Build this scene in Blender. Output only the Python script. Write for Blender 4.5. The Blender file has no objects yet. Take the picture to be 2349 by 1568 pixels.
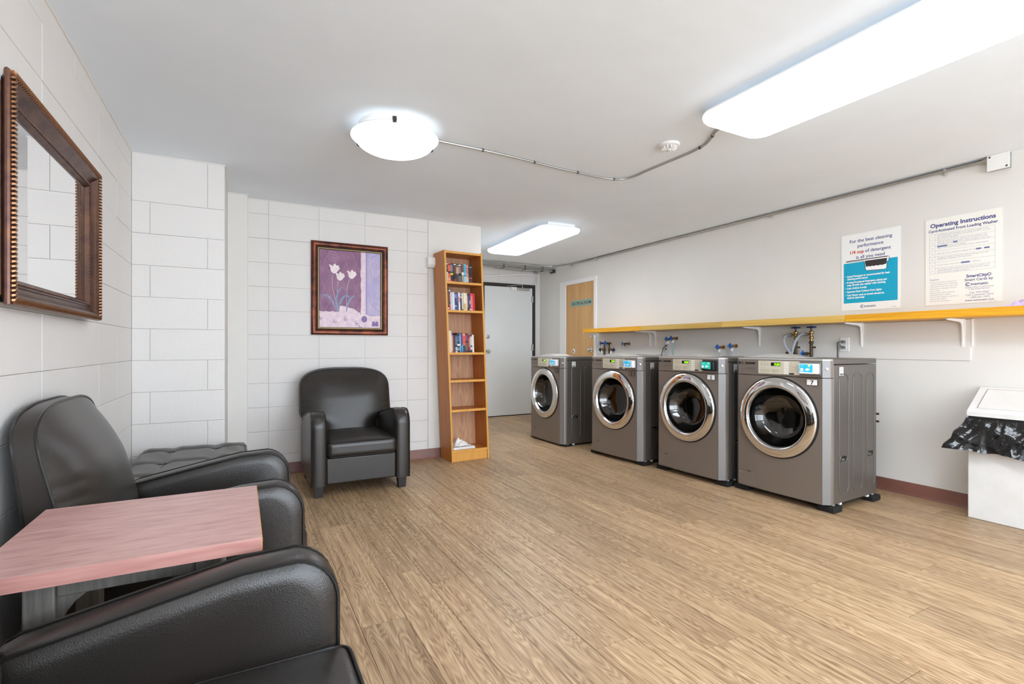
import bpy, bmesh, math, random
from mathutils import Vector, Matrix, noise
scene = bpy.context.scene
COL = scene.collection
random.seed(7)
PI = math.pi
def R(d): return math.radians(d)
def lin(r, g, b):
    f = lambda c: ((c/255+0.055)/1.055)**2.4 if c > 10 else c/255/12.92
    return (f(r), f(g), f(b), 1.0)

# ------------------------------------------------------------------ camera
cam_data = bpy.data.cameras.new('camera')
cam = bpy.data.objects.new('camera', cam_data); COL.objects.link(cam)
cam.location = (0, 0, 1.095)
cam.rotation_euler = (R(90), 0, R(-28.2115))
cam_data.sensor_fit = 'HORIZONTAL'; cam_data.sensor_width = 36
cam_data.lens = 36*1154.64/2349
cam_data.shift_y = 12.26/2349
cam_data.clip_start = 0.02
scene.camera = cam
# ------------------------------------------------------------------ world, exposure
w = bpy.data.worlds.new('world'); scene.world = w; w.use_nodes = True
w.node_tree.nodes['Background'].inputs[0].default_value = (0.87, 0.97, 1.08, 1)     # overcast daylight as fill, comes in through the added fill_window_1
w.node_tree.nodes['Background'].inputs[1].default_value = 6.6
pl_ = bpy.data.lights.new('fill_window_portal', 'AREA'); pl_.shape = 'RECTANGLE'; pl_.size = 4.2; pl_.size_y = 2.0; pl_.cycles.is_portal = True
po_ = bpy.data.objects.new('fill_window_portal', pl_); COL.objects.link(po_); po_.location = (1.85, -2.66, 1.15); po_.rotation_euler = (R(90), 0, 0)
vs = scene.view_settings
vs.view_transform = 'Standard'; vs.look = 'None'; vs.gamma = 1; vs.use_curve_mapping = False
vs.exposure = 0.66
scene.cycles.max_bounces = 16; scene.cycles.diffuse_bounces = 12; scene.cycles.glossy_bounces = 6; scene.cycles.transparent_max_bounces = 16
LENS = 8.0          # brightness of the fluorescent diffusers
DOME = 4.0          # brightness of the glass dome lamp

# ------------------------------------------------------------------ materials
MATS = {}
def mat(name, col, rough=0.5, metal=0.0, spec=0.5, bump=None, var=None, emit=None, trans=0.0, coat=0.0, ior=None):
    m = bpy.data.materials.new(name); m.use_nodes = True
    nt = m.node_tree; n = nt.nodes; l = nt.links; b = n['Principled BSDF']
    b.inputs['Base Color'].default_value = col
    b.inputs['Roughness'].default_value = rough; b.inputs['Metallic'].default_value = metal
    b.inputs['Specular IOR Level'].default_value = spec
    if trans: b.inputs['Transmission Weight'].default_value = trans
    if ior: b.inputs['IOR'].default_value = ior
    if coat: b.inputs['Coat Weight'].default_value = coat; b.inputs['Coat Roughness'].default_value = 0.15
    tc = None
    def coords():
        nonlocal tc
        if tc is None: tc = n.new('ShaderNodeTexCoord')
        return tc.outputs['Object']
    if bump:                     # (scale, strength, distance[, kind])
        k = bump[3] if len(bump) > 3 else 'noise'
        t = n.new('ShaderNodeTexVoronoi' if k == 'voronoi' else 'ShaderNodeTexNoise')
        t.inputs['Scale'].default_value = bump[0]
        if k == 'noise': t.inputs['Detail'].default_value = 5
        l.new(coords(), t.inputs['Vector'])
        bn = n.new('ShaderNodeBump'); bn.inputs['Strength'].default_value = bump[1]; bn.inputs['Distance'].default_value = bump[2]
        l.new(t.outputs['Distance' if k == 'voronoi' else 'Fac'], bn.inputs['Height']); l.new(bn.outputs[0], b.inputs['Normal'])
    if var:                      # (scale, other colour[, stretch])
        t = n.new('ShaderNodeTexNoise'); t.inputs['Scale'].default_value = var[0]; t.inputs['Detail'].default_value = 6
        src = coords()
        if len(var) > 2:
            mp = n.new('ShaderNodeMapping'); mp.inputs['Scale'].default_value = var[2]; l.new(src, mp.inputs[0]); src = mp.outputs[0]
        l.new(src, t.inputs['Vector'])
        cr = n.new('ShaderNodeValToRGB'); cr.color_ramp.elements[0].position = 0.35; cr.color_ramp.elements[1].position = 0.65
        cr.color_ramp.elements[0].color = col; cr.color_ramp.elements[1].color = var[1]
        l.new(t.outputs['Fac'], cr.inputs[0]); l.new(cr.outputs[0], b.inputs['Base Color'])
    if emit: b.inputs['Emission Color'].default_value = emit[0]; b.inputs['Emission Strength'].default_value = emit[1]
    MATS[name] = m
    return m
def wood(name, stops, scale, rough=0.45, rand=True, axis='Y', knots=True, spec=0.4, stretch=0.45):
    """grain stretched along the local axis, shifted per object"""
    m = bpy.data.materials.new(name); m.use_nodes = True
    nt = m.node_tree; n = nt.nodes; l = nt.links; b = n['Principled BSDF']
    b.inputs['Roughness'].default_value = rough; b.inputs['Specular IOR Level'].default_value = spec
    tc = n.new('ShaderNodeTexCoord'); oi = n.new('ShaderNodeObjectInfo')
    vec = tc.outputs['Object']
    if rand:
        mul = n.new('ShaderNodeMath'); mul.operation = 'MULTIPLY'; mul.inputs[1].default_value = 57.0
        l.new(oi.outputs['Random'], mul.inputs[0])
        cb = n.new('ShaderNodeCombineXYZ')
        for i in range(3): l.new(mul.outputs[0], cb.inputs[i])
        ad = n.new('ShaderNodeVectorMath'); ad.operation = 'ADD'; l.new(vec, ad.inputs[0]); l.new(cb.outputs[0], ad.inputs[1]); vec = ad.outputs[0]
    s = {'X': (stretch, 15, 15), 'Y': (15, stretch, 15), 'Z': (15, 15, stretch)}[axis]
    mp = n.new('ShaderNodeMapping'); mp.inputs['Scale'].default_value = s; l.new(vec, mp.inputs[0])
    t1 = n.new('ShaderNodeTexNoise'); t1.inputs['Scale'].default_value = scale; t1.inputs['Detail'].default_value = 8; t1.inputs['Roughness'].default_value = 0.62; t1.inputs['Distortion'].default_value = 0.25
    l.new(mp.outputs[0], t1.inputs['Vector'])
    fac = t1.outputs['Fac']
    if knots:
        s2 = {'X': (0.5, 4, 4), 'Y': (4, 0.5, 4), 'Z': (4, 4, 0.5)}[axis]
        mp2 = n.new('ShaderNodeMapping'); mp2.inputs['Scale'].default_value = s2; l.new(vec, mp2.inputs[0])
        t2 = n.new('ShaderNodeTexNoise'); t2.inputs['Scale'].default_value = scale*0.9; t2.inputs['Detail'].default_value = 1.5
        l.new(mp2.outputs[0], t2.inputs['Vector'])
        m2 = n.new('ShaderNodeMath'); m2.operation = 'MULTIPLY'; m2.inputs[1].default_value = 16.0; l.new(t2.outputs['Fac'], m2.inputs[0])
        fr = n.new('ShaderNodeMath'); fr.operation = 'PINGPONG'; fr.inputs[1].default_value = 0.5; l.new(m2.outputs[0], fr.inputs[0])
        mx = n.new('ShaderNodeMix'); mx.data_type = 'FLOAT'; mx.inputs[0].default_value = 0.30
        l.new(fac, mx.inputs[2]); l.new(fr.outputs[0], mx.inputs[3]); fac = mx.outputs[0]
    cr = n.new('ShaderNodeValToRGB'); e = cr.color_ramp.elements
    e[0].position, e[0].color = stops[0]; e[1].position, e[1].color = stops[-1]
    for p, c in stops[1:-1]:
        q = e.new(p); q.color = c
    l.new(fac, cr.inputs[0]); out = cr.outputs[0]
    if rand:
        hs = n.new('ShaderNodeHueSaturation')
        mr = n.new('ShaderNodeMapRange'); mr.inputs[3].default_value = 0.86; mr.inputs[4].default_value = 1.10
        l.new(oi.outputs['Random'], mr.inputs[0]); l.new(mr.outputs[0], hs.inputs['Value']); l.new(out, hs.inputs['Color']); out = hs.outputs[0]
    l.new(out, b.inputs['Base Color'])
    bn = n.new('ShaderNodeBump'); bn.inputs['Strength'].default_value = 0.12; bn.inputs['Distance'].default_value = 0.002
    l.new(fac, bn.inputs['Height']); l.new(bn.outputs[0], b.inputs['Normal'])
    MATS[name] = m
    return m
mat('block_paint', lin(229, 226, 223), 0.55, bump=(70, 0.35, 0.004), var=(1.6, lin(224, 221, 218)))
mat('mortar', lin(224, 221, 217), 0.8, bump=(90, 0.4, 0.003))
mat('wall_paint', lin(228, 226, 221), 0.6, bump=(160, 0.10, 0.002), var=(1.2, lin(224, 221, 216)))
mat('ceiling_paint', lin(238, 246, 253), 0.85, bump=(9, 0.25, 0.01), var=(2.2, lin(235, 243, 250)))
wood('floor_vinyl', [(0.28, lin(132, 102, 74)), (0.44, lin(174, 144, 110)), (0.56, lin(196, 168, 132)), (0.75, lin(224, 200, 166))], 5.0, 0.42)
mat('floor_base', lin(120, 92, 68), 0.7)
mat('cove_base', lin(134, 88, 76), 0.45, var=(5, lin(118, 80, 70)))
mat('leather', lin(44, 39, 35), 0.30, spec=0.6, bump=(340, 0.25, 0.0012, 'voronoi'), var=(5, lin(37, 33, 30)))
mat('piping_leather', lin(26, 24, 22), 0.33)
mat('dark_wood', lin(34, 30, 28), 0.4)
mat('dark_fabric', lin(40, 38, 38), 0.8)
wood('table_wood', [(0.25, lin(170, 124, 120)), (0.5, lin(196, 154, 148)), (0.75, lin(212, 174, 167))], 3.0, 0.33, rand=False, axis='X', knots=False, stretch=3.2)
mat('table_edge', lin(204, 152, 142), 0.35, var=(6, lin(186, 130, 122), (1, 12, 12)))
mat('grey_wood', lin(112, 107, 101), 0.5, var=(8, lin(94, 90, 85), (14, 14, 1)))
wood('case_wood', [(0.3, lin(176, 104, 40)), (0.5, lin(190, 118, 50)), (0.7, lin(202, 132, 62))], 3.0, 0.4, rand=False, axis='Z', knots=False)
wood('case_edge', [(0.3, lin(214, 152, 70)), (0.7, lin(228, 170, 88))], 3.0, 0.4, rand=False, axis='Z', knots=False)
wood('case_back', [(0.25, lin(168, 122, 92)), (0.5, lin(198, 156, 122)), (0.75, lin(214, 176, 140))], 2.2, 0.5, rand=False, axis='Z')
wood('shelf_orange', [(0.3, lin(206, 140, 14)), (0.5, lin(224, 160, 34)), (0.7, lin(236, 178, 54))], 4.0, 0.4, axis='Y', knots=False)
wood('shelf_light', [(0.3, lin(206, 160, 72)), (0.5, lin(222, 180, 94)), (0.7, lin(232, 194, 112))], 4.0, 0.4, axis='Y', knots=False)
wood('maple_door', [(0.3, lin(196, 150, 96)), (0.5, lin(208, 164, 110)), (0.7, lin(218, 176, 122))], 2.0, 0.45, rand=False, axis='Z', knots=False)
mat('white_paint', lin(240, 240, 238), 0.4)
mat('white_plastic', lin(238, 238, 238), 0.35)
mat('bin_white', lin(232, 231, 229), 0.35, var=(9, lin(226, 225, 222)))
mat('grey_door', lin(226, 229, 228), 0.5, var=(1.5, lin(221, 224, 223)))
mat('door_frame_brown', lin(44, 38, 36), 0.45)
mat('steel', lin(186, 184, 180), 0.35, 0.85, bump=(300, 0.05, 0.001))
mat('dark_steel', lin(84, 80, 76), 0.4, 0.8)
mat('chrome', lin(235, 235, 235), 0.04, 1.0)
mat('satin_chrome', lin(220, 220, 220), 0.16, 1.0)
mat('washer_grey', lin(138, 128, 120), 0.38, 0.5, spec=0.5, bump=(700, 0.04, 0.0005))
mat('washer_side', lin(112, 107, 102), 0.30, 0.5, spec=0.5)
mat('washer_light', lin(124, 122, 121), 0.42, 0.4)
mat('washer_top', lin(196, 193, 188), 0.35, 0.2)
mat('black_plastic', lin(22, 22, 22), 0.45)
mat('black_rubber', lin(16, 16, 16), 0.75)
mat('drum_steel', lin(150, 148, 145), 0.28, 0.95)
mat('drum_dark', lin(120, 117, 113), 0.35, 0.85)
mat('panel_beige', lin(206, 199, 180), 0.4)
mat('panel_print', lin(150, 140, 116), 0.6)
mat('button_white', lin(236, 234, 228), 0.4)
mat('display_black', lin(8, 10, 8), 0.2)
mat('display_green', lin(40, 120, 10), 0.5, emit=(lin(150, 255, 20), 1.3))
mat('reader_blue', lin(40, 170, 215), 0.3, emit=(lin(30, 165, 215), 0.35))
mat('reader_teal', lin(30, 180, 170), 0.3, emit=(lin(20, 180, 165), 0.35))
mat('reader_yellow', lin(220, 235, 30), 0.4, emit=(lin(215, 240, 20), 0.6))
mat('number_ink', lin(15, 15, 15), 0.6)
mat('plate_grey', lin(120, 112, 100), 0.4, 0.4)
mat('brass', lin(176, 138, 82), 0.32, 0.9, var=(30, lin(130, 104, 66)))
mat('old_brass', lin(104, 88, 66), 0.5, 0.7, var=(30, lin(80, 66, 50)))
mat('valve_blue', lin(24, 100, 190), 0.4)
mat('valve_navy', lin(20, 42, 92), 0.45)
mat('hose_grey', lin(172, 180, 188), 0.4)
mat('hose_green', lin(150, 178, 172), 0.4)
mat('cord_grey', lin(110, 108, 106), 0.5)
mat('lamp_lens', lin(240, 240, 240), 0.4, emit=((0.90, 0.99, 1.09, 1), LENS))
mat('lamp_dome', lin(245, 245, 245), 0.3, emit=((0.92, 0.99, 1.07, 1), DOME))
mat('mirror_glass', (0.95, 0.95, 0.95, 1), 0.0, 1.0)
mat('frame_bronze', lin(112, 82, 66), 0.34, 0.75, var=(14, lin(84, 62, 58)))
mat('frame_purple', lin(96, 70, 72), 0.30, 0.75, var=(26, lin(128, 92, 72)))
mat('bead_bronze', lin(150, 108, 78), 0.32, 0.85)
mat('frame_copper', lin(120, 62, 40), 0.32, 0.6, var=(16, lin(64, 34, 28)))
mat('frame_dark', lin(40, 26, 20), 0.4, 0.4)
mat('bead_gold', lin(206, 178, 112), 0.32, 0.9)
mat('paper', lin(244, 244, 242), 0.55)
mat('paper_cream', lin(240, 238, 230), 0.55)
mat('teal_print', lin(0, 166, 202), 0.5)
mat('navy_print', lin(62, 66, 130), 0.6)
mat('navy_soft', lin(104, 110, 160), 0.6)
mat('grey_print', lin(150, 152, 172), 0.6)
mat('red_print', lin(205, 70, 50), 0.6)
mat('white_print', lin(248, 248, 248), 0.6)
mat('black_print', lin(50, 46, 44), 0.6)
mat('sign_sage', lin(150, 172, 156), 0.4)
mat('bag_black', lin(14, 13, 13), 0.10, spec=0.6, bump=(18, 0.35, 0.012))
mat('lilac_cloth', lin(206, 184, 216), 0.9, bump=(200, 0.3, 0.003))
mat('wire_black', lin(26, 25, 25), 0.6)
m_ = mat('door_glass', lin(150, 148, 146), 0.02); nt_ = m_.node_tree
tr_ = nt_.nodes.new('ShaderNodeBsdfTransparent'); tr_.inputs[0].default_value = (0.80, 0.79, 0.78, 1); gl_ = nt_.nodes.new('ShaderNodeBsdfGlossy'); gl_.inputs['Roughness'].default_value = 0.02
fn_ = nt_.nodes.new('ShaderNodeFresnel'); fn_.inputs[0].default_value = 1.7
mx_ = nt_.nodes.new('ShaderNodeMixShader'); nt_.links.new(fn_.outputs[0], mx_.inputs[0])
nt_.links.new(tr_.outputs[0], mx_.inputs[1]); nt_.links.new(gl_.outputs[0], mx_.inputs[2]); nt_.links.new(mx_.outputs[0], nt_.nodes['Material Output'].inputs[0])
m_ = mat('fill_window_glass', (1, 1, 1, 1), 0.0); nt_ = m_.node_tree
tr_ = nt_.nodes.new('ShaderNodeBsdfTransparent'); gl_ = nt_.nodes.new('ShaderNodeBsdfGlossy'); gl_.inputs['Roughness'].default_value = 0.0
mx_ = nt_.nodes.new('ShaderNodeMixShader'); mx_.inputs[0].default_value = 0.07
nt_.links.new(tr_.outputs[0], mx_.inputs[1]); nt_.links.new(gl_.outputs[0], mx_.inputs[2]); nt_.links.new(mx_.outputs[0], nt_.nodes['Material Output'].inputs[0])
for nm_, st_ in (('lamp_lens', LENS), ('lamp_dome', DOME)):
    nt_ = MATS[nm_].node_tree; ge_ = nt_.nodes.new('ShaderNodeNewGeometry'); sp_ = nt_.nodes.new('ShaderNodeSeparateXYZ')
    rp_ = nt_.nodes.new('ShaderNodeMapRange'); rp_.inputs[1].default_value = -1.0; rp_.inputs[2].default_value = 1.0
    cr0 = nt_.nodes.new('ShaderNodeValToRGB'); e_ = cr0.color_ramp.elements
    e_[0].position, e_[0].color = 0.0, (1, 1, 1, 1); e_[1].position, e_[1].color = 0.62, (0.01, 0.01, 0.01, 1)
    q_ = e_.new(0.5); q_.color = (0.16, 0.16, 0.16, 1)
    mu_ = nt_.nodes.new('ShaderNodeMath'); mu_.operation = 'MULTIPLY'; mu_.inputs[1].default_value = st_
    nt_.links.new(ge_.outputs['Normal'], sp_.inputs[0]); nt_.links.new(sp_.outputs[2], rp_.inputs[0]); nt_.links.new(rp_.outputs[0], cr0.inputs[0])
    nt_.links.new(cr0.outputs[0], mu_.inputs[0]); nt_.links.new(mu_.outputs[0], nt_.nodes['Principled BSDF'].inputs['Emission Strength'])
# picture print colours
mat('print_plum', lin(154, 106, 136), 0.5, var=(9, lin(126, 84, 122)))
mat('print_plum_light', lin(178, 136, 164), 0.5)
mat('print_blush', lin(236, 216, 222), 0.5, var=(26, lin(222, 198, 214)))
mat('print_lilac', lin(196, 182, 212), 0.5, var=(8, lin(180, 172, 212)))
mat('print_lilac_dark', lin(140, 128, 178), 0.5)
mat('print_tulip', lin(246, 236, 236), 0.5, var=(60, lin(232, 212, 218)))
mat('print_stem', lin(176, 170, 190), 0.5)
mat('print_leaf', lin(122, 134, 170), 0.5, var=(40, lin(148, 158, 190)))
mat('print_violet', lin(128, 104, 160), 0.5)

# ------------------------------------------------------------------ mesh helpers
class MB:
    def __init__(s): s.v = []; s.f = []; s.flat = set()
    def add(s, vs, fs):
        o = len(s.v); s.v += [tuple(p) for p in vs]; s.f += [tuple(i+o for i in f) for f in fs]; return s
    def box(s, x0, x1, y0, y1, z0, z1):
        v = [(x, y, z) for x in (x0, x1) for y in (y0, y1) for z in (z0, z1)]
        return s.add(v, [(0,1,3,2),(4,6,7,5),(0,4,5,1),(2,3,7,6),(0,2,6,4),(1,5,7,3)])
    def rbox(s, x0, x1, y0, y1, z0, z1, r=0.004, seg=2, crown=0.0, mid=1):
        """box with rounded edges; crown lifts the middle of the top"""
        h = [(x1-x0)/2, (y1-y0)/2, (z1-z0)/2]; c = [(x0+x1)/2, (y0+y1)/2, (z0+z1)/2]
        r = min(r, min(h)*0.999)
        def axis(hh):
            a = [-hh + r*(1-math.cos(PI/2*i/seg*0.5)*1.0) if False else -hh + r*math.tan(PI/4*i/seg) for i in range(seg+1)]
            m = [(-hh+r) + (2*hh-2*r)*k/mid for k in range(1, mid)]
            return a + m + [-q for q in reversed(a)]
        A = [axis(q) for q in h]
        idx = {}; vs = []; fs = []; base = len(s.f)
        def vert(p):
            k = (round(p[0], 6), round(p[1], 6), round(p[2], 6))
            if k in idx: return idx[k]
            core = [max(-h[i]+r, min(h[i]-r, p[i])) for i in range(3)]
            d = Vector([p[i]-core[i] for i in range(3)])
            q = Vector(core) + (d.normalized()*r if d.length > 1e-9 else d)
            if crown and p[2] > -h[2]+1e-6:
                q.z += crown*(1-(q.x/h[0])**2)*(1-(q.y/h[1])**2)*max(0, (q.z+h[2])/(2*h[2]))
            idx[k] = len(vs); vs.append((q.x+c[0], q.y+c[1], q.z+c[2])); return idx[k]
        for ax in range(3):
            b1, b2 = (ax+1) % 3, (ax+2) % 3
            for sgn in (-1, 1):
                for i in range(len(A[b1])-1):
                    for j in range(len(A[b2])-1):
                        q = []
                        for (u, w_) in ((i, j), (i+1, j), (i+1, j+1), (i, j+1)):
                            p = [0, 0, 0]; p[ax] = sgn*h[ax]; p[b1] = A[b1][u]; p[b2] = A[b2][w_]; q.append(vert(p))
                        if len(set(q)) < 3: continue
                        if not crown and abs(A[b1][i+1]-A[b1][i]) > 1.2*r and abs(A[b2][j+1]-A[b2][j]) > 1.2*r: s.flat.add(base+len(fs))
                        fs.append(tuple(q) if sgn > 0 else tuple(reversed(q)))
        return s.add(vs, fs)
    def tube(s, pts, r, n=8, closed=False, caps=True):
        P = [Vector(p) for p in pts]; m = len(P); vs = []; fs = []
        rr = r if hasattr(r, '__len__') else [r]*m
        prev = None
        for i, p in enumerate(P):
            a = P[(i-1) % m] if (closed or i > 0) else p
            b = P[(i+1) % m] if (closed or i < m-1) else p
            t = (b-a).normalized()
            if prev is None:
                u = t.cross(Vector((0, 0, 1)))
                if u.length < 1e-3: u = t.cross(Vector((1, 0, 0)))
            else:
                u = prev - t*prev.dot(t)
                if u.length < 1e-4: u = t.cross(Vector((0, 0, 1)))
                if u.length < 1e-4: u = t.cross(Vector((1, 0, 0)))
            u.normalize(); prev = u; w_ = t.cross(u)
            for k in range(n):
                an = 2*PI*k/n; vs.append(p + (u*math.cos(an) + w_*math.sin(an))*rr[i])
        for i in range(m if closed else m-1):
            j = (i+1) % m
            for k in range(n):
                k2 = (k+1) % n; fs.append((i*n+k, i*n+k2, j*n+k2, j*n+k))
        if caps and not closed:
            fs.append(tuple(reversed(range(n)))); fs.append(tuple((m-1)*n+k for k in range(n)))
        return s.add(vs, fs)
    def cyl(s, p0, p1, r, n=12, r2=None): return s.tube([p0, p1], [r, r if r2 is None else r2], n)
    def lathe(s, prof, o, axis=(0, 0, 1), n=32, cap0=False, cap1=False):
        """prof: (radius, height along axis)"""
        ax = Vector(axis).normalized(); u = ax.cross(Vector((0, 0, 1)))
        if u.length < 1e-3: u = Vector((1, 0, 0))
        u.normalize(); w_ = ax.cross(u); o = Vector(o); vs = []; fs = []
        for r, h in prof:
            for k in range(n):
                a = 2*PI*k/n; vs.append(o + ax*h + (u*math.cos(a)+w_*math.sin(a))*r)
        for i in range(len(prof)-1):
            for k in range(n):
                k2 = (k+1) % n; fs.append((i*n+k, i*n+k2, (i+1)*n+k2, (i+1)*n+k))
        if cap0: fs.append(tuple(reversed(range(n))))
        if cap1: fs.append(tuple((len(prof)-1)*n+k for k in range(n)))
        return s.add(vs, fs)
    def prism(s, poly, a, b, m):
        """poly: 2D outline, m(u, v, t) -> 3D, t from a to b"""
        n = len(poly)
        vs = [m(u, v, a) for u, v in poly] + [m(u, v, b) for u, v in poly]
        fs = [tuple(reversed(range(n))), tuple(range(n, 2*n))] + [(i, (i+1) % n, (i+1) % n + n, i+n) for i in range(n)]
        return s.add(vs, fs)
    def grid(s, nu, nv, fn):
        vs = [fn(i/nu, j/nv) for j in range(nv+1) for i in range(nu+1)]
        fs = [(j*(nu+1)+i, j*(nu+1)+i+1, (j+1)*(nu+1)+i+1, (j+1)*(nu+1)+i) for j in range(nv) for i in range(nu)]
        return s.add(vs, fs)
    def ball(s, c, rx, ry=None, rz=None, nu=8, nv=5):
        ry = rx if ry is None else ry; rz = rx if rz is None else rz
        vs = [(c[0], c[1], c[2]-rz)]
        for j in range(1, nv):
            a = -PI/2 + PI*j/nv
            for i in range(nu):
                b = 2*PI*i/nu; vs.append((c[0]+rx*math.cos(a)*math.cos(b), c[1]+ry*math.cos(a)*math.sin(b), c[2]+rz*math.sin(a)))
        vs.append((c[0], c[1], c[2]+rz)); fs = []
        for i in range(nu): fs.append((0, 1+(i+1) % nu, 1+i))
        for j in range(nv-2):
            for i in range(nu): fs.append((1+j*nu+i, 1+j*nu+(i+1) % nu, 1+(j+1)*nu+(i+1) % nu, 1+(j+1)*nu+i))
        t = len(vs)-1
        for i in range(nu): fs.append((t, 1+(nv-2)*nu+i, 1+(nv-2)*nu+(i+1) % nu))
        return s.add(vs, fs)
    def xf(s, M):
        s.v = [tuple(M @ Vector(p)) for p in s.v]; return s
    def mesh(s, name, m, smooth=35):
        me = bpy.data.meshes.new(name); me.from_pydata(s.v, [], s.f)
        bm = bmesh.new(); bm.from_mesh(me); bmesh.ops.recalc_face_normals(bm, faces=bm.faces); bm.to_mesh(me); bm.free()
        if smooth:
            for p in me.polygons: p.use_smooth = True
            me.set_sharp_from_angle(angle=R(smooth))
            for i in s.flat: me.polygons[i].use_smooth = False
        me.materials.append(MATS[m]); return me
    def build(s, name, m, parent=None, smooth=35, loc=None):
        return link(name, s.mesh(name, m, smooth), parent, loc)
def link(name, me, parent=None, loc=None):
    o = bpy.data.objects.new(name, me); COL.objects.link(o); o.parent = parent
    if loc: o.location = loc
    return o
def tag(o, label=None, cat=None, group=None, kind=None):
    if label: o['label'] = label
    if cat: o['category'] = cat
    if group: o['group'] = group
    if kind: o['kind'] = kind
    return o
def thing(name, label, cat, loc=(0, 0, 0), rz=0, group=None):
    o = bpy.data.objects.new(name, None); COL.objects.link(o); o.location = loc; o.rotation_euler = (0, 0, rz)
    o.empty_display_size = 0.05
    return tag(o, label, cat, group)
def copy_tree(o, parent=None):
    c = o.copy(); COL.objects.link(c); c.parent = parent
    for ch in o.children: copy_tree(ch, c)
    return c
def struct(o): o['kind'] = 'structure'; return o
def stadium(cx, cy, hw, hh, r, n=5):
    """rounded rectangle outline in 2D"""
    p = []
    for sx, sy, a0 in ((1, 1, 0), (-1, 1, 90), (-1, -1, 180), (1, -1, 270)):
        for k in range(n+1):
            a = R(a0 + 90*k/n); p.append((cx + sx*(hw-r) + r*math.cos(a), cy + sy*(hh-r) + r*math.sin(a)))
    return p
# flat print: 2D shapes and lettering laid on a plane
TXT = {}
def text2d(s, size, align='LEFT', bold=0.0, sx=1.0):
    k = (s, size, align, bold, sx)
    if k not in TXT:
        cu = bpy.data.curves.new('lettering', 'FONT'); cu.body = s; cu.size = size; cu.align_x = align; cu.offset = bold; cu.resolution_u = 3
        o = bpy.data.objects.new('lettering', cu); COL.objects.link(o)
        dg = bpy.context.evaluated_depsgraph_get(); me = o.evaluated_get(dg).to_mesh()
        TXT[k] = ([(v.co.x*sx, v.co.y) for v in me.vertices], [tuple(p.vertices) for p in me.polygons])
        o.evaluated_get(dg).to_mesh_clear(); COL.objects.unlink(o); bpy.data.objects.remove(o); bpy.data.curves.remove(cu)
    return TXT[k]
class Flat:
    def __init__(s, o, ux, uy):
        s.o = Vector(o); s.ux = Vector(ux); s.uy = Vector(uy); s.n = s.ux.cross(s.uy); s.b = MB()
    def m(s, u, v, h=0): return s.o + s.ux*u + s.uy*v + s.n*h
    def text(s, t, u, v, size, h, align='LEFT', bold=0.0, sx=1.0, rot=0):
        vs, fs = text2d(t, size, align, bold, sx)
        c, q = math.cos(rot), math.sin(rot)
        s.b.add([s.m(u+x*c-y*q, v+x*q+y*c, h) for x, y in vs], fs); return s
    def poly(s, pts, h, th=0.0):
        if th: s.b.prism(pts, h, h+th, s.m)
        else: s.b.add([s.m(u, v, h) for u, v in pts], [tuple(range(len(pts)))])
        return s
    def rect(s, u0, u1, v0, v1, h, th=0.0): return s.poly([(u0, v0), (u1, v0), (u1, v1), (u0, v1)], h, th)
    def line(s, pts, w_, h, closed=False):
        n = len(pts)
        L = []
        for i, p in enumerate(pts):
            a = pts[i-1] if (i or closed) else p; b = pts[(i+1) % n] if (i < n-1 or closed) else p
            d = Vector((b[0]-a[0], b[1]-a[1])); d = d.normalized() if d.length else Vector((1, 0))
            ww = w_[i] if hasattr(w_, '__len__') else w_
            L.append(((p[0]-d.y*ww/2, p[1]+d.x*ww/2), (p[0]+d.y*ww/2, p[1]-d.x*ww/2)))
        vs = [s.m(q[0], q[1], h) for e in L for q in e]
        s.b.add(vs, [(2*i, 2*i+1, 2*((i+1) % n)+1, 2*((i+1) % n)) for i in range(n if closed else n-1)]); return s
    def build(s, name, m, parent=None):
        b = s.b; me = bpy.data.meshes.new(name); me.from_pydata([tuple(p) for p in b.v], [], b.f); me.materials.append(MATS[m])
        return link(name, me, parent)

# ================================================================== THE ROOM
H = 2.35
XL, XR, YB, YF, YN, XE = -0.625, 4.36, 4.773, 7.15, -2.6, 2.195
T = 0.12
# floor slab and planks
fl = struct(MB().box(XL-T, XR+T, YN-T, YF+T, -0.12, -0.004).build('floor', 'floor_base', smooth=0))
PL, PW = 1.22, 0.18
plank_cache = {}
def plank_mesh(w_, l_):
    k = (round(w_, 3), round(l_, 3))
    if k not in plank_cache:
        g = 0.0008; e = 0.0016; x0, x1, y0, y1 = g, w_-g, g, l_-g
        v = [(x0, y0, -0.004), (x1, y0, -0.004), (x1, y1, -0.004), (x0, y1, -0.004),
             (x0, y0, -0.0006), (x1, y0, -0.0006), (x1, y1, -0.0006), (x0, y1, -0.0006),
             (x0+e, y0+e, 0), (x1-e, y0+e, 0), (x1-e, y1-e, 0), (x0+e, y1-e, 0)]
        f = [(8, 9, 10, 11)] + [(a, (a+1) % 4, (a+1) % 4+4, a+4) for a in range(4)] + [(a+4, (a+1) % 4+4, (a+1) % 4+8, a+8) for a in range(4)]
        me = bpy.data.meshes.new('plank'); me.from_pydata(v, [], f); me.materials.append(MATS['floor_vinyl']); plank_cache[k] = me
    return plank_cache[k]
known = {0.408: 2.01, 0.588: 2.41, 0.768: 2.235, 0.948: 1.76, 1.128: 1.465, 1.488: 1.276, 1.668: 3.217, 2.208: 2.617}
ix = 0
x = 0.768 - PW*8
while x < XR - 0.005:
    xa, xb = max(x, XL), min(x+PW, XR)
    ph = next((v for k, v in known.items() if abs(k-x) < 0.02), None)
    if ph is None: ph = (0.37 + 0.47*ix) % PL
    y = ph - PL*math.ceil((ph+1.0)/PL)
    yend = YF if xa >= XE-0.02 else YB
    while y < yend-0.02:
        ya, yb = max(y, -1.0), min(y+PL, yend)
        if yb-ya > 0.02:
            link('plank', plank_mesh(xb-xa, yb-ya), fl, (xa, ya, 0))
        y += PL
    x += PW; ix += 1
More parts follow.
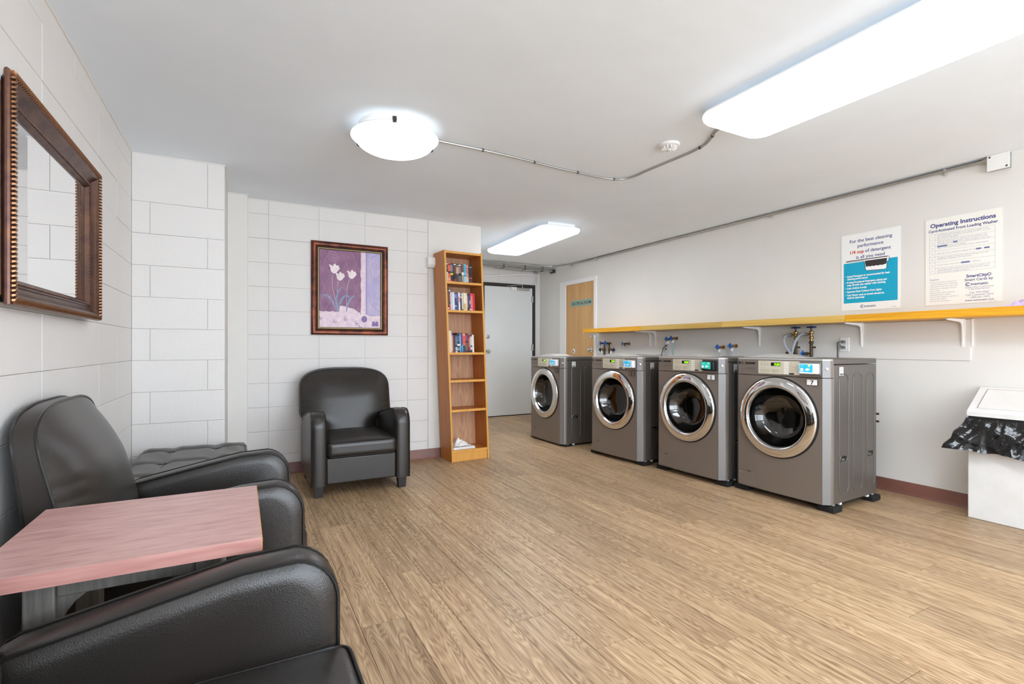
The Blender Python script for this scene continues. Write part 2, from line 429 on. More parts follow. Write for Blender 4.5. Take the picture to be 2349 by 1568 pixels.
tag(MB().box(XL, XR, YN, -1.0, -0.004, 0).build('plank_field', 'floor_vinyl', fl, smooth=0), kind='stuff')
struct(MB().box(XL-T, XR+T, YN-T, YF+T, H, H+0.12).build('ceiling', 'ceiling_paint', smooth=0))
# block walls: a mortar bed with every block set proud of it
blk = {}
def block_mesh(l_, h_):
    k = (round(l_, 3), round(h_, 3))
    if k not in blk:
        d, e, g = 0.010, 0.0022, 0.0008         # depth in front of the bed, eased edge, half joint
        a, b, c, q = g, l_-g, g, h_-g
        v = [(a, 0, c), (b, 0, c), (b, 0, q), (a, 0, q), (a, -d+e*0.55, c), (b, -d+e*0.55, c), (b, -d+e*0.55, q), (a, -d+e*0.55, q),
             (a+e, -d, c+e), (b-e, -d, c+e), (b-e, -d, q-e), (a+e, -d, q-e)]
        f = [(8, 9, 10, 11)] + [(i, (i+1) % 4, (i+1) % 4+4, i+4) for i in range(4)] + [(i+4, (i+1) % 4+4, (i+1) % 4+8, i+8) for i in range(4)]
        me = bpy.data.meshes.new('block'); me.from_pydata(v, [], f); me.materials.append(MATS['block_paint'])
        for p in me.polygons: p.use_smooth = False
        blk[k] = me
    return blk[k]
BD = 0.010          # the mortar bed lies this far behind the block faces
def lay(wall, o, rz, joints, levels):
    """joints(row) -> list of u positions; levels -> z positions; o, rz place the local wall plane (u along +x, face towards -y)"""
    for r in range(len(levels)-1):
        js = joints(r)
        for a, b in zip(js[:-1], js[1:]):
            m = Matrix.Translation(o) @ Matrix.Rotation(rz, 4, 'Z')
            ob = link('block', block_mesh(b-a, levels[r+1]-levels[r]), wall)
            ob.location = m @ Vector((a, random.uniform(-0.0008, 0.0008), levels[r])); ob.rotation_euler = (0, 0, rz)
lev = [0] + [1.2158+0.2062*k for k in range(-5, 6)] + [H]
levb = [0] + [1.2+0.2055*k for k in range(-5, 6)] + [H]
# left wall (faces +X): u runs along +Y with rz=+90, local -y -> +X
wl = struct(MB().box(XL-T, XL-BD, YN, 4.02, 0, H).build('wall_left', 'mortar', smooth=0))
ju = [2.3596+0.4045*k for k in range(-6, 4)] + [4.0]
lay(wl, (XL-BD, 0, 0), R(90), lambda r: ju, lev)
tag(MB().box(XL-BD, XL, YN, ju[0], 0, H).build('plain_blockwork', 'block_paint', wl, smooth=0), kind='stuff')
# pillar (front face towards the camera, running bond), its return and the narrow smooth column beside it
PX = -0.105
wp = struct(MB().box(XL-T, PX-0.004, 4.0+BD, YB+T, 0, H).build('wall_pillar', 'mortar', smooth=0))
lay(wp, (0, 4.0+BD, 0), 0, lambda r: [XL, -0.5277, PX] if r % 2 == 1 else [XL, -0.207, PX], lev[:-2] + [H])
MB().box(PX-0.004, PX, 4.0+BD*0.5, YB, 0, H).build('pillar_return', 'block_paint', wp, smooth=0)
wc = struct(MB().rbox(PX, 0.041, 4.673, YB+T, 0, H, 0.006).build('wall_column', 'wall_paint'))
# back wall
wb = struct(MB().box(0.041, 1.6176, YB+BD, YB+BD+T, 0, H).build('wall_back', 'mortar', smooth=0))
lay(wb, (0, YB+BD, 0), 0, lambda r: [0.041, 0.2, 0.604, 1.008, 1.413, 1.6176], levb)
MB().rbox(1.6196, XE, YB, YB+BD+T, 0, H, 0.004).build('smooth_pier', 'wall_paint', wb)
struct(MB().box(XE-T, XE, YB+BD+T, YF+T, 0, H).build('wall_passage', 'wall_paint', smooth=0))
# far wall with the grey door, right wall, near wall
DX0, DX1, DZ = 3.285, 4.256, 2.115
wf = struct(MB().box(XE-T, XR+T, YF+BD, YF+BD+T, 0, H).build('wall_far', 'mortar', smooth=0))
lay(wf, (0, YF+BD, 0), 0, lambda r: [XE, 2.5, 2.9, DX0] , lev)
lay(wf, (0, YF+BD, 0), 0, lambda r: [DX1, XR], lev)
lay(wf, (0, YF+BD, 0), 0, lambda r: [DX0, 3.6, 4.0, DX1], [DZ, 2.2468, H])
struct(MB().box(XR, XR+T, YN-T, YF+T, 0, H).build('wall_right', 'wall_paint', smooth=0))
WX0, WX1, WZ0, WZ1 = -0.25, 3.95, 0.15, 2.15
struct(MB().box(XL-T, WX0, YN-T, YN, 0, H).box(WX1, XR+T, YN-T, YN, 0, H).box(WX0, WX1, YN-T, YN, 0, WZ0).box(WX0, WX1, YN-T, YN, WZ1, H).build('wall_near', 'wall_paint', smooth=0))
fill_win = thing('fill_window_1', None, None, (0, 0, 0)); fill_win['kind'] = 'structure'  # window added out of view behind the camera to brighten the room
b = MB()
for xx_ in (WX0, 1.10, 2.50, WX1-0.05): b.rbox(xx_, xx_+0.05, YN-0.10, YN-0.04, WZ0, WZ1, 0.004)
b.rbox(WX0+0.05, WX1-0.05, YN-0.10, YN-0.04, WZ0, WZ0+0.05, 0.004).rbox(WX0+0.05, WX1-0.05, YN-0.10, YN-0.04, WZ1-0.05, WZ1, 0.004)
b.build('fill_window_frame', 'white_paint', fill_win)
for xa_, xb_ in ((WX0+0.05, 1.10), (1.15, 2.50), (2.55, WX1-0.05)): MB().box(xa_, xb_, YN-0.074, YN-0.070, WZ0+0.05, WZ1-0.05).build('pane', 'fill_window_glass', fill_win, smooth=0)
MB().rbox(WX0-0.04, WX1+0.04, YN-0.04, YN+0.05, WZ0-0.03, WZ0, 0.004).build('fill_window_sill', 'white_paint', fill_win)
# cove baseboards
def cove(p0, p1, nrm, name, hgt=0.095):
    p0 = Vector(p0); p1 = Vector(p1); nv = Vector(nrm)
    prof = [(0, 0), (0.016, 0), (0.013, 0.004), (0.008, 0.012), (0.005, 0.024), (0.004, hgt-0.002), (0.003, hgt), (0, hgt)]
    b = MB(); n = len(prof)
    vs = [p + nv*d + Vector((0, 0, z)) for p in (p0, p1) for d, z in prof]
    b.add(vs, [tuple(range(n)), tuple(range(n, 2*n))] + [(i, (i+1) % n, (i+1) % n+n, i+n) for i in range(n)])
    return struct(b.build(name, 'cove_base'))
cove((0.041, YB, 0), (XE, YB, 0), (0, -1, 0), 'baseboard_back')
cove((XR, YN, 0), (XR, 5.62, 0), (-1, 0, 0), 'baseboard_right')
cove((XL, YN, 0), (XL, 4.0, 0), (1, 0, 0), 'baseboard_left')
# caulk bead along the ceiling edge of the left wall and pillar
def bead(name, pts, r):
    q = []
    for a, b in zip(pts[:-1], pts[1:]):
        n = max(2, int((Vector(b)-Vector(a)).length/0.06))
        for i in range(n):
            p = Vector(a).lerp(Vector(b), i/n); q.append(p + Vector((random.uniform(-.0015, .0015), random.uniform(-.0015, .0015), random.uniform(-.002, .001))))
    q.append(Vector(pts[-1]))
    return struct(MB().tube(q, r, 6).build(name, 'wall_paint'))
bead('trim_1', [(XL+0.002, 0.2, H-0.002), (XL+0.002, 4.0, H-0.002), (PX, 3.998, H-0.002), (PX+0.002, 4.67, H-0.002), (0.04, 4.671, H-0.002), (0.043, YB, H-0.002), (1.62, YB, H-0.002)], 0.006)

# ------------------------------------------------------------------ doors
# far grey door in a dark brown frame
fr = thing('door_1', None, None, (0, 0, 0)); fr['kind'] = 'structure'
b = MB().rbox(DX0, DX0+0.05, YF-0.03, YF+BD, 0, DZ, 0.004).rbox(DX1-0.05, DX1, YF-0.03, YF+BD, 0, DZ, 0.004).rbox(DX0+0.05, DX1-0.05, YF-0.03, YF+BD, DZ-0.05, DZ, 0.004)
b.build('door_frame', 'door_frame_brown', fr)
MB().rbox(DX0+0.053, DX1-0.053, YF-0.022, YF+0.008, 0.012, DZ-0.054, 0.003).build('door_leaf', 'grey_door', fr)
MB().rbox(DX0+0.053, DX1-0.053, YF-0.024, YF+0.008, 0.0, 0.011, 0.002).build('door_sweep', 'black_rubber', fr)
for z in (1.88, 1.095, 0.30):
    MB().cyl((DX1-0.05, YF-0.034, z-0.05), (DX1-0.05, YF-0.034, z+0.05), 0.008, 10).rbox(DX1-0.075, DX1-0.05, YF-0.0255, YF-0.021, z-0.05, z+0.05, 0.001).build('hinge', 'steel', fr)
k = MB().lathe([(0.0, 0.062), (0.018, 0.06), (0.027, 0.05), (0.027, 0.038), (0.012, 0.028), (0.012, 0.006), (0.032, 0.004), (0.033, 0)], (3.392, YF-0.022, 1.035), (0, -1, 0), 20); k.build('door_knob', 'satin_chrome', fr)
MB().lathe([(0, 0.02), (0.018, 0.018), (0.02, 0.006), (0.034, 0.004), (0.036, 0)], (3.392, YF-0.022, 1.262), (0, -1, 0), 20).build('deadbolt', 'satin_chrome', fr)
MB().rbox(3.90, 4.13, YF-0.075, YF-0.022, 2.015, 2.058, 0.012, 3).build('door_closer', 'steel', fr)
MB().rbox(3.79, 3.895, YF-0.066, YF-0.022, 2.012, 2.060, 0.003).build('closer_cover', 'white_paint', fr)
MB().tube([(4.0, YF-0.05, 2.055), (4.0, YF-0.05, 2.10), (3.99, YF-0.06, 2.105), (3.80, YF-0.045, 2.078), (3.72, YF-0.032, 2.075)], 0.007, 8).lathe([(0.0, 0.018), (0.012, 0.016), (0.012, -0.03)], (4.0, YF-0.05, 2.018), (0, 0, -1), 12).build('closer_arm', 'satin_chrome', fr)
# electrical room door in the right wall
er = thing('door_2', None, None); er['kind'] = 'structure'
b = MB()
for (y0, y1, z0, z1) in ((5.62, 5.676, 0, 2.095), (6.37, 6.53, 0, 2.095)): b.rbox(XR-0.018, XR+0.002, y0, y1, z0, z1, 0.004)
b.rbox(XR-0.018, XR+0.002, 5.676, 6.37, 2.033, 2.095, 0.004)
b.build('door_casing', 'white_paint', er)
MB().rbox(XR-0.006, XR+0.002, 5.678, 6.368, 0.01, 2.031, 0.002).build('door_leaf', 'maple_door', er)
MB().lathe([(0.0, 0.064), (0.018, 0.062), (0.027, 0.05), (0.026, 0.036), (0.012, 0.028), (0.012, 0.006), (0.032, 0.004), (0.033, 0)], (XR-0.006, 5.74, 1.062), (-1, 0, 0), 20).build('door_knob', 'satin_chrome', er)
MB().lathe([(0, 0.028), (0.016, 0.026), (0.02, 0.006), (0.030, 0.004), (0.032, 0)], (XR-0.006, 5.725, 1.25), (-1, 0, 0), 20).build('deadbolt', 'satin_chrome', er)
MB().lathe([(0.018, 0.0), (0.034, 0.0), (0.036, 0.006), (0.030, 0.010), (0.018, 0.010)], (XR-0.006, 6.17, 1.036), (-1, 0, 0), 20).build('lock_escutcheon', 'white_plastic', er)
sg = thing('door_sign', 'sage green plate lettered for the electrical room, on the maple door', 'sign', (XR-0.0065, 6.239, 1.694))
F = Flat((0, 0, 0), (0, -1, 0), (0, 0, 1)); F.rect(0, 0.52, 0, 0.096, 0, 0.004); F.build('plate', 'sign_sage', sg)
F = Flat((0, 0, 0), (0, -1, 0), (0, 0, 1)); F.text('ELECTRICAL ROOM', 0.26, 0.027, 0.058, 0.0048, 'CENTER', 0.0008, 0.92); F.build('lettering', 'number_ink', sg)

# ------------------------------------------------------------------ ceiling lamps
def wrap_lamp(label, xc, y0, y1, wid):
    t = thing('fluorescent_lamp', label, 'ceiling lamp', (xc, (y0+y1)/2, H), 0, 'wraparound fluorescent lamps on the ceiling')
    hl = (y1-y0)/2; hw = wid/2
    MB().rbox(-hw*0.66, hw*0.66, -hl+0.045, hl-0.045, -0.05, 0, 0.003).build('housing', 'white_paint', t)
    for s in (-1, 1):
        MB().rbox(-hw*0.66-0.002, hw*0.66+0.002, s*(hl-0.045)-0.006, s*(hl-0.045)+0.006, -0.052, -0.0005, 0.002).build('end_plate', 'white_paint', t)
    b = MB(); out = stadium(0, 0, hw, hl, 0.10, 8); n = len(out); rings = []
    prof = [(0.90, -0.028), (0.985, -0.036), (1.0, -0.05), (0.985, -0.064), (0.93, -0.078), (0.80, -0.088)]
    vs = []
    for sc, z in prof:
        ins = (1-sc)*hw
        for (u, v) in out:
            d = Vector((u, v)); a = max(-hw+0.10, min(hw-0.10, u)); c = max(-hl+0.10, min(hl-0.10, v))
            e = Vector((u-a, v-c)); L = e.length or 1
            vs.append((u - e.x/L*min(ins, 0.095), v - e.y/L*min(ins, 0.095), z))
    fs = [(i*n+k, i*n+(k+1) % n, (i+1)*n+(k+1) % n, (i+1)*n+k) for i in range(len(prof)-1) for k in range(n)]
    fs.append(tuple((len(prof)-1)*n+k for k in range(n))); fs.append(tuple(reversed(range(n))))
    b.add(vs, fs); b.build('diffuser', 'lamp_lens', t, smooth=60)
    return t
wrap_lamp('long white wraparound ceiling lamp joined to the round lamp by flexible conduit', 2.35, 0.36, 1.885, 0.50)
wrap_lamp('white wraparound ceiling lamp above the row of front loading washers and far door passage', 2.875, 4.20, 5.68, 0.475).rotation_euler = (0, 0, R(-2.5))
wrap_lamp('white wraparound ceiling lamp towards the wall facing the washers\' end of the room', 1.6, -1.9, -0.4, 0.50)  # extra lamp added behind the camera as fill light
dl = thing('dome_lamp', 'round flush ceiling lamp with frosted white glass bowl and three steel clips', 'ceiling lamp', (0.775, 2.86, H))
MB().lathe([(0, 0), (0.205, 0), (0.205, -0.045), (0.19, -0.048), (0, -0.048)], (0, 0, 0), (0, 0, 1), 48).build('pan', 'white_paint', dl)
pr = [(0.225, -0.050), (0.243, -0.054), (0.245, -0.060), (0.238, -0.066), (0.22, -0.074)] + [(0.22*math.cos(a), -0.074-0.075*math.sin(a)) for a in [R(q) for q in range(8, 90, 8)]] + [(0.001, -0.149)]
MB().lathe(pr, (0, 0, 0), (0, 0, 1), 56).build('glass_bowl', 'lamp_dome', dl, smooth=60)
for a in (-106, 14, 134):
    b = MB().rbox(0.236, 0.250, -0.011, 0.011, -0.072, -0.040, 0.002).rbox(0.205, 0.247, -0.009, 0.009, -0.044, -0.040, 0.001)
    b.xf(Matrix.Rotation(R(a), 4, 'Z')); b.build('clip', 'dark_steel', dl)
# flexible conduit between the two lamps
cp = [(1.0, 2.88), (1.06, 2.888), (1.27, 2.89), (1.45, 2.895), (1.63, 2.908), (1.80, 2.925), (1.957, 2.936), (2.2, 2.945), (2.36, 2.945), (2.46, 2.92), (2.51, 2.86), (2.525, 2.77), (2.52, 2.69), (2.525, 2.5), (2.53, 2.30), (2.51, 2.17), (2.455, 2.07), (2.405, 1.99), (2.38, 1.85)]
def catm(P, n=8):
    P = [Vector(p) for p in P]; o = []
    for i in range(len(P)-1):
        a, b, c, d = P[max(i-1, 0)], P[i], P[i+1], P[min(i+2, len(P)-1)]
        for k in range(n):
            t = k/n; o.append(0.5*((2*b) + (c-a)*t + (2*a-5*b+4*c-d)*t*t + (3*b-a-3*c+d)*t**3))
    o.append(P[-1]); return o
cv = catm([(x_, y_, H-0.0085) for x_, y_ in cp], 26)
fc = thing('flexible_conduit', 'ribbed steel flexible conduit running across the ceiling between two lamps', 'conduit', (1.0, 2.88, H))
MB().tube([p-Vector((1.0, 2.88, H)) for p in cv], [0.0075 if i % 2 else 0.0062 for i in range(len(cv))], 8).build('armoured_cable', 'steel', fc)
for i in (62, 120, 172, 225, 380, 420):
    p = cv[i]; q = (cv[i+1]-cv[i-1]).normalized(); sd = Vector((-q.y, q.x, 0))
    MB().tube([p-q*0.006-Vector((1.0, 2.88, H)), p+q*0.006-Vector((1.0, 2.88, H))], 0.0092, 10).build('strap', 'dark_steel', fc)
# smoke detector
sd = thing('smoke_detector', 'small white round smoke detector with radial vents on the ceiling', 'smoke detector', (2.33, 2.285, H))
MB().lathe([(0, 0), (0.062, 0), (0.064, -0.008), (0.06, -0.014), (0.05, -0.017), (0, -0.017)], (0, 0, 0), (0, 0, 1), 32).build('base', 'white_plastic', sd)
for k_ in range(12):
    b = MB().rbox(0.012, 0.046, -0.003, 0.003, -0.032, -0.016, 0.002); b.xf(Matrix.Rotation(2*PI*k_/12, 4, 'Z')); b.build('vent_rib', 'white_plastic', sd)
MB().lathe([(0.012, -0.016), (0.014, -0.03), (0.008, -0.036), (0, -0.037)], (0, 0, 0), (0, 0, 1), 16).build('cap', 'white_plastic', sd)
# surface conduit along the right wall, junction box
jb = thing('junction_box', 'square pale grey junction box cover at the top of the right wall', 'junction box', (XR, 1.385, 2.305))
MB().rbox(-0.04, 0, -0.053, 0.053, -0.055, 0.043, 0.004).build('box', 'steel', jb)
MB().rbox(-0.0445, -0.04, -0.056, 0.056, -0.058, 0.044, 0.004).build('cover', 'white_paint', jb)
for dy, dz in ((0.042, 0.032), (-0.042, -0.045)): MB().lathe([(0, 0.003), (0.005, 0.0025), (0.006, 0)], (-0.0445, dy, dz), (-1, 0, 0), 10).build('screw', 'dark_steel', jb)
wcn = thing('wall_conduit', 'grey steel conduit with a dark tube as shadow line along the top of the right wall', 'conduit', (4.335, 1.45, 2.326))
MB().tube([(0.0, 0, 0), (0, 0.8, 0.003), (0, 2.6, 0.006), (0, 4.3, 0.004), (-0.01, 4.62, 0.006), (-0.06, 4.85, 0.006), (-0.16, 5.03, 0.006), (-0.35, 5.09, 0.006), (-1.3, 5.08, 0.006), (-2.1, 5.06, 0.006)], 0.0095, 10).build('conduit_lower', 'steel', wcn)
MB().tube([(0.014, 0.02, 0.013), (0.014, 4.4, 0.015), (0.0, 4.8, 0.015), (-0.08, 5.05, 0.015), (-0.3, 5.13, 0.015), (-2.1, 5.10, 0.015)], 0.006, 8).build('gap_shadow_tube', 'dark_steel', wcn)  # dark tube standing in for the shadow gap above the conduit
MB().cyl((0, -0.012, 0), (0, 0.02, 0), 0.012, 10).build('connector', 'steel', wcn)
for y_ in (0.22, 1.54, 4.16, 4.75):
    MB().tube([(0.0, y_-0.008, 0.003), (0.0, y_+0.008, 0.003)], 0.0115, 10).rbox(0.005, 0.021, y_-0.008, y_+0.008, -0.028, 0.0, 0.002).lathe([(0, 0.004), (0.006, 0.003), (0.007, 0)], (0.005, y_, -0.02), (-1, 0, 0), 10).build('strap', 'satin_chrome', wcn)
MB().cyl((0, 4.02, 0.004), (0, 4.08, 0.004), 0.012, 10).build('coupling', 'steel', wcn)
# pipes over the far door
op = thing('overhead_pipe', 'bundle of grey pipes under the ceiling in front of the far door', 'pipe', (XE, 6.72, 2.30))
for dy, dz, r_, m_ in ((0, 0, 0.016, 'steel'), (0.05, 0.008, 0.012, 'dark_steel'), (-0.03, 0.022, 0.008, 'steel')):
    MB().cyl((0.001, dy, dz), (XR-XE-0.03, dy, dz), r_, 12).build('pipe', m_, op)
MB().rbox(XR-XE-0.035, XR-XE-0.005, -0.05, 0.07, -0.03, 0.02, 0.003).build('end_bracket', 'dark_steel', op)
for x_ in (1.25, 1.62, 1.93): MB().rbox(x_-0.008, x_+0.008, -0.045, 0.07, -0.02, -0.016, 0.001).rbox(x_-0.006, x_+0.006, -0.047, -0.043, -0.02, 0.05, 0.001).build('hanger', 'dark_steel', op)
MB().tube(catm([(1.1, 0.0, -0.02), (1.35, 0.0, -0.036), (1.6, 0, -0.042), (1.85, 0, -0.03), (2.0, 0, -0.016)], 8), 0.0035, 6).build('cable', 'cord_grey', op)
dp = thing('drain_pipe', 'white pipe rising at a slant above the far door frame', 'pipe', (XE+0.002, 7.10, 2.10))
MB().tube([(0, 0, -0.02), (XR-XE-0.07, 0, 0.205)], 0.014, 12).build('pipe', 'white_paint', dp)
MB().tube([(XR-XE-0.12, -0.02, 0.20), (XR-XE-0.12, -0.02, 0.10), (XR-XE-0.15, -0.02, 0.03), (XR-XE-0.13, -0.02, 0.0), (XR-XE-0.105, -0.02, 0.03), (XR-XE-0.10, -0.02, 0.19)], 0.003, 6).rbox(XR-XE-0.16, XR-XE-0.08, -0.03, 0.0, 0.195, 0.245, 0.003).build('hook', 'steel', dp)
# small box on the back wall beside the bookcase
wbx = thing('wall_vent', 'white wall box with curved lower edge behind the bookcase top', 'vent', (1.60, YB, 1.875))
pf = [(0, 0.008), (0, 0.105), (0.06, 0.105), (0.075, 0.09), (0.075, 0.03), (0.05, 0.004), (0.02, 0)]
MB().prism(pf, 0.0, 0.085, lambda u, v, t: (t, -u, v)).build('casing', 'white_paint', wbx)

# ================================================================== LEATHER ARMCHAIRS
def arm_outline():
    p = [(0.0, 0.085), (0.0, 0.50)]
    for k_ in range(0, 9):
        a = R(180 - 80*k_/8); p.append((0.105+0.105*math.cos(a), 0.505+0.105*math.sin(a)))
    p += [(0.20, 0.604), (0.36, 0.574), (0.50, 0.546), (0.58, 0.530), (0.605, 0.518), (0.615, 0.49), (0.615, 0.085)]
    return p
def make_chair():
    t = thing('armchair', 'black leather armchair', 'armchair')
    HW = 0.36; AI = 0.258
    MB().rbox(-AI, AI, 0.012, 0.70, 0.088, 0.283, 0.012, 2).build('front_panel', 'leather', t)
    # seat cushion
    b = MB().rbox(-AI+0.004, AI-0.004, -0.028, 0.60, 0.285, 0.405, 0.035, 4, crown=0.03, mid=8); c = b.build('seat_cushion', 'leather', t, smooth=60)
    def loop(z, ins):
        o = stadium(0, 0.286, AI-0.004-ins, 0.314-ins, 0.035, 5); return [(u, v, z + (0.004*(1-(u/AI)**2)) ) for u, v in o]
    MB().tube(loop(0.398, 0.008), 0.0045, 6, closed=True).build('piping', 'piping_leather', c)
    MB().tube(loop(0.290, 0.008), 0.0045, 6, closed=True).build('piping', 'piping_leather', c)
    # arms
    for s in (-1, 1):
        o = arm_outline(); n = len(o); b = MB(); vs = []; fs = []
        cols = [(AI, 0.006), (AI+0.006, 0.0), (AI+0.03, -0.005), (AI+0.05, -0.007), (AI+0.072, -0.005), (HW-0.006, 0.0), (HW, 0.006)]
        cen = Vector((0.31, 0.30))
        for x_, ins in cols:
            for u, v in o:
                d = (cen-Vector((u, v))).normalized(); vs.append((s*x_, u+d.x*ins, v+d.y*ins if v > 0.09 else v))
        for i in range(len(cols)-1):
            for k_ in range(n): fs.append((i*n+k_, i*n+(k_+1) % n, (i+1)*n+(k_+1) % n, (i+1)*n+k_))
        # padded side faces
        for ci, xx, bul in ((0, AI, -0.010), (len(cols)-1, HW, 0.006)):
            base = ci*n; m0 = len(vs); ring = []
            for q, (u, v) in enumerate(o):
                p = Vector((u, v)).lerp(cen, 0.14); vs.append((s*(xx+bul*0.8), p.x, p.y)); 
            for k_ in range(n): fs.append((base+k_, base+(k_+1) % n, m0+(k_+1) % n, m0+k_))
            m1 = len(vs)
            for q, (u, v) in enumerate(o):
                p = Vector((u, v)).lerp(cen, 0.5); vs.append((s*(xx+bul), p.x, p.y))
            for k_ in range(n): fs.append((m0+k_, m0+(k_+1) % n, m1+(k_+1) % n, m1+k_))
            vs.append((s*(xx+bul), cen.x, cen.y)); z_ = len(vs)-1
            for k_ in range(n): fs.append((m1+k_, m1+(k_+1) % n, z_))
        b.add(vs, fs); a = b.build('arm', 'leather', t, smooth=50)
        for x_ in (AI+0.001, HW-0.001):
            MB().tube([(s*x_, u, v) for u, v in o[:-1]], 0.0045, 6).build('piping', 'piping_leather', a)
    # backrest: a padded slab, wide above the arms and narrow between them
    def halfw(z):
        if z < 0.44: return 0.254
        if z < 0.535:
            q = (z-0.44)/0.095; q = q*q*(3-2*q); return 0.254 + 0.121*q
        return 0.375
    rows = [(z, halfw(z)) for z in (0.30, 0.36, 0.41, 0.44, 0.455, 0.47, 0.485, 0.50, 0.515, 0.535, 0.55, 0.565, 0.58, 0.595, 0.61, 0.625, 0.64, 0.655, 0.67, 0.685, 0.70, 0.715)]
    for d in range(0, 82, 6):
        a = R(d+5); rows.append((0.715+0.200*math.sin(a)**(2/3.1), 0.375*math.cos(a)**(2/3.1)))
    def edge_y(z): return 0.615 + 0.120*min(1, max(0, (z-0.30)/0.55))**0.9        # front edge of the boxing
    def rear_y(z): return edge_y(z) + 0.055 + 0.035*max(0, min(1, (0.75-z)/0.4))
    NU = 28; b = MB(); vs = []; fs = []; nr = len(rows)
    zt = rows[-1][0]
    for (z, hw) in rows:
        for i in range(NU+1):
            u = -1+2*i/NU; v = (z-0.30)/(zt-0.30)
            bul = 0.095*(1-abs(u)**4)*max(0, 1-max(0, (v-0.60)/0.40)**1.6) if abs(u) < 1 else 0
            x_ = u*hw
            pl_w = 0.0035*math.sin(z*2*PI/0.047+1.5*math.sin(9*u))*math.exp(-((abs(u)-0.88)/0.16)**2)*(1 if 0.35 < v < 0.75 else 0)
            vs.append((x_, edge_y(z)-bul - (0.02*(1-v)) + pl_w, z))
    for j in range(nr-1):
        for i in range(NU): fs.append((j*(NU+1)+i, j*(NU+1)+i+1, (j+1)*(NU+1)+i+1, (j+1)*(NU+1)+i))
    off = len(vs)
    for (z, hw) in rows:
        for i in range(NU+1):
            u = -1+2*i/NU; vs.append((u*hw*0.985, rear_y(z), z if z < 0.9 else z-0.002))
    for j in range(nr-1):
        for i in range(NU): fs.append((off+j*(NU+1)+i, off+(j+1)*(NU+1)+i, off+(j+1)*(NU+1)+i+1, off+j*(NU+1)+i+1))
    for j in range(nr-1):
        for i in (0, NU): fs.append((j*(NU+1)+i, (j+1)*(NU+1)+i, off+(j+1)*(NU+1)+i, off+j*(NU+1)+i))
    for i in range(NU):
        for j in (0, nr-1): fs.append((j*(NU+1)+i, j*(NU+1)+i+1, off+j*(NU+1)+i+1, off+j*(NU+1)+i))
    b.add(vs, fs); bk = b.build('backrest', 'leather', t, smooth=50)
    def rim(fn, sc=1.0):
        L = [(-hw*sc, fn(z), z) for z, hw in rows if z >= 0.43]; Rr = [(hw*sc, fn(z), z) for z, hw in reversed(rows) if z >= 0.43]
        return L + Rr
    MB().tube(rim(lambda z: edge_y(z)-0.02*(1-(z-0.30)/(zt-0.30))), 0.0048, 6).build('piping', 'piping_leather', bk)
    MB().tube(rim(rear_y, 0.985), 0.0048, 6).build('piping', 'piping_leather', bk)
    MB().rbox(-HW+0.004, HW-0.004, 0.617, 0.765, 0.088, 0.44, 0.012).build('rear_panel', 'leather', t)
    for sx in (-1, 1):
        for y_ in (0.012, 0.65):
            b = MB(); xo = sx*(HW-0.052); q = 0.032
            vs = [(xo+i*q*k_, y_+0.034+j*q*k_, z) for z, k_ in ((0, 0.86), (0.0865, 1.0)) for i, j in ((-1, -1), (1, -1), (1, 1), (-1, 1))]
            b.add(vs, [(3, 2, 1, 0), (4, 5, 6, 7)] + [(i, (i+1) % 4, (i+1) % 4+4, i+4) for i in range(4)])
            b.build('leg', 'dark_wood', t, smooth=0)
    return t
ch = make_chair(); ch.location = (0.80, 3.865, 0)
ch['label'] = 'black leather armchair standing under the tulip picture'
ch['group'] = 'matching black leather armchairs'
ca = copy_tree(ch); ca.location = (0.195, 2.312, 0); ca.rotation_euler = (0, 0, R(90)); ca['label'] = 'black leather armchair between the reddish side table and the tufted bench'
cb = copy_tree(ch); cb.location = (0.20, 0.98, 0); cb.rotation_euler = (0, 0, R(90)); cb['label'] = 'black leather armchair on the side of the table away from the tufted bench'

# tufted bench in the corner
bn_ = thing('tufted_bench', 'low black bench with square tufted leather top in the corner by the block pillar', 'bench', (-0.265, 3.40, 0))
MB().rbox(-0.285, 0.285, -0.53, 0.53, 0.06, 0.37, 0.012).build('base', 'leather', bn_)
xs = [-0.295, -0.125, 0.115, 0.295]; ys = [-0.54, -0.285, 0.025, 0.395, 0.54]
def tuft(u, v):
    x_ = -0.295+0.59*u; y_ = -0.54+1.08*v
    h = 1.0
    for L, p in ((xs, x_), (ys, y_)):
        d = min(abs(p-q) for q in L); h *= min(1, d/0.05)**0.5 if d < 0.05 else 1
    edge = min(x_+0.295, 0.295-x_, y_+0.54, 0.54-y_)
    wr = 0.0025*math.sin(38*x_ + 16*y_)*math.sin(9*x_)
    return (x_, y_, 0.435 + 0.018*h + (0.0 if edge > 0.02 else -0.03*(1-edge/0.02)**2) + (wr if edge > 0.03 else 0))
top = MB().grid(60, 100, tuft).build('tufted_top', 'leather', bn_, smooth=80)
MB().rbox(-0.295, 0.295, -0.54, 0.54, 0.37, 0.425, 0.01).build('cushion_side', 'leather', bn_)
sm = MB()
for q in xs[1:-1]: sm.tube([(q, -0.53+1.06*i/20, 0.4385) for i in range(21)], 0.0025, 5)
for q in ys[1:-1]: sm.tube([(-0.285+0.57*i/20, q, 0.4385) for i in range(21)], 0.0025, 5)
sm.build('seam', 'piping_leather', top)
for sx in (-1, 1):
    for sy in (-1, 1): MB().rbox(sx*0.24-0.03, sx*0.24+0.03, sy*0.48-0.03, sy*0.48+0.03, 0, 0.062, 0.003).build('leg', 'dark_wood', bn_)

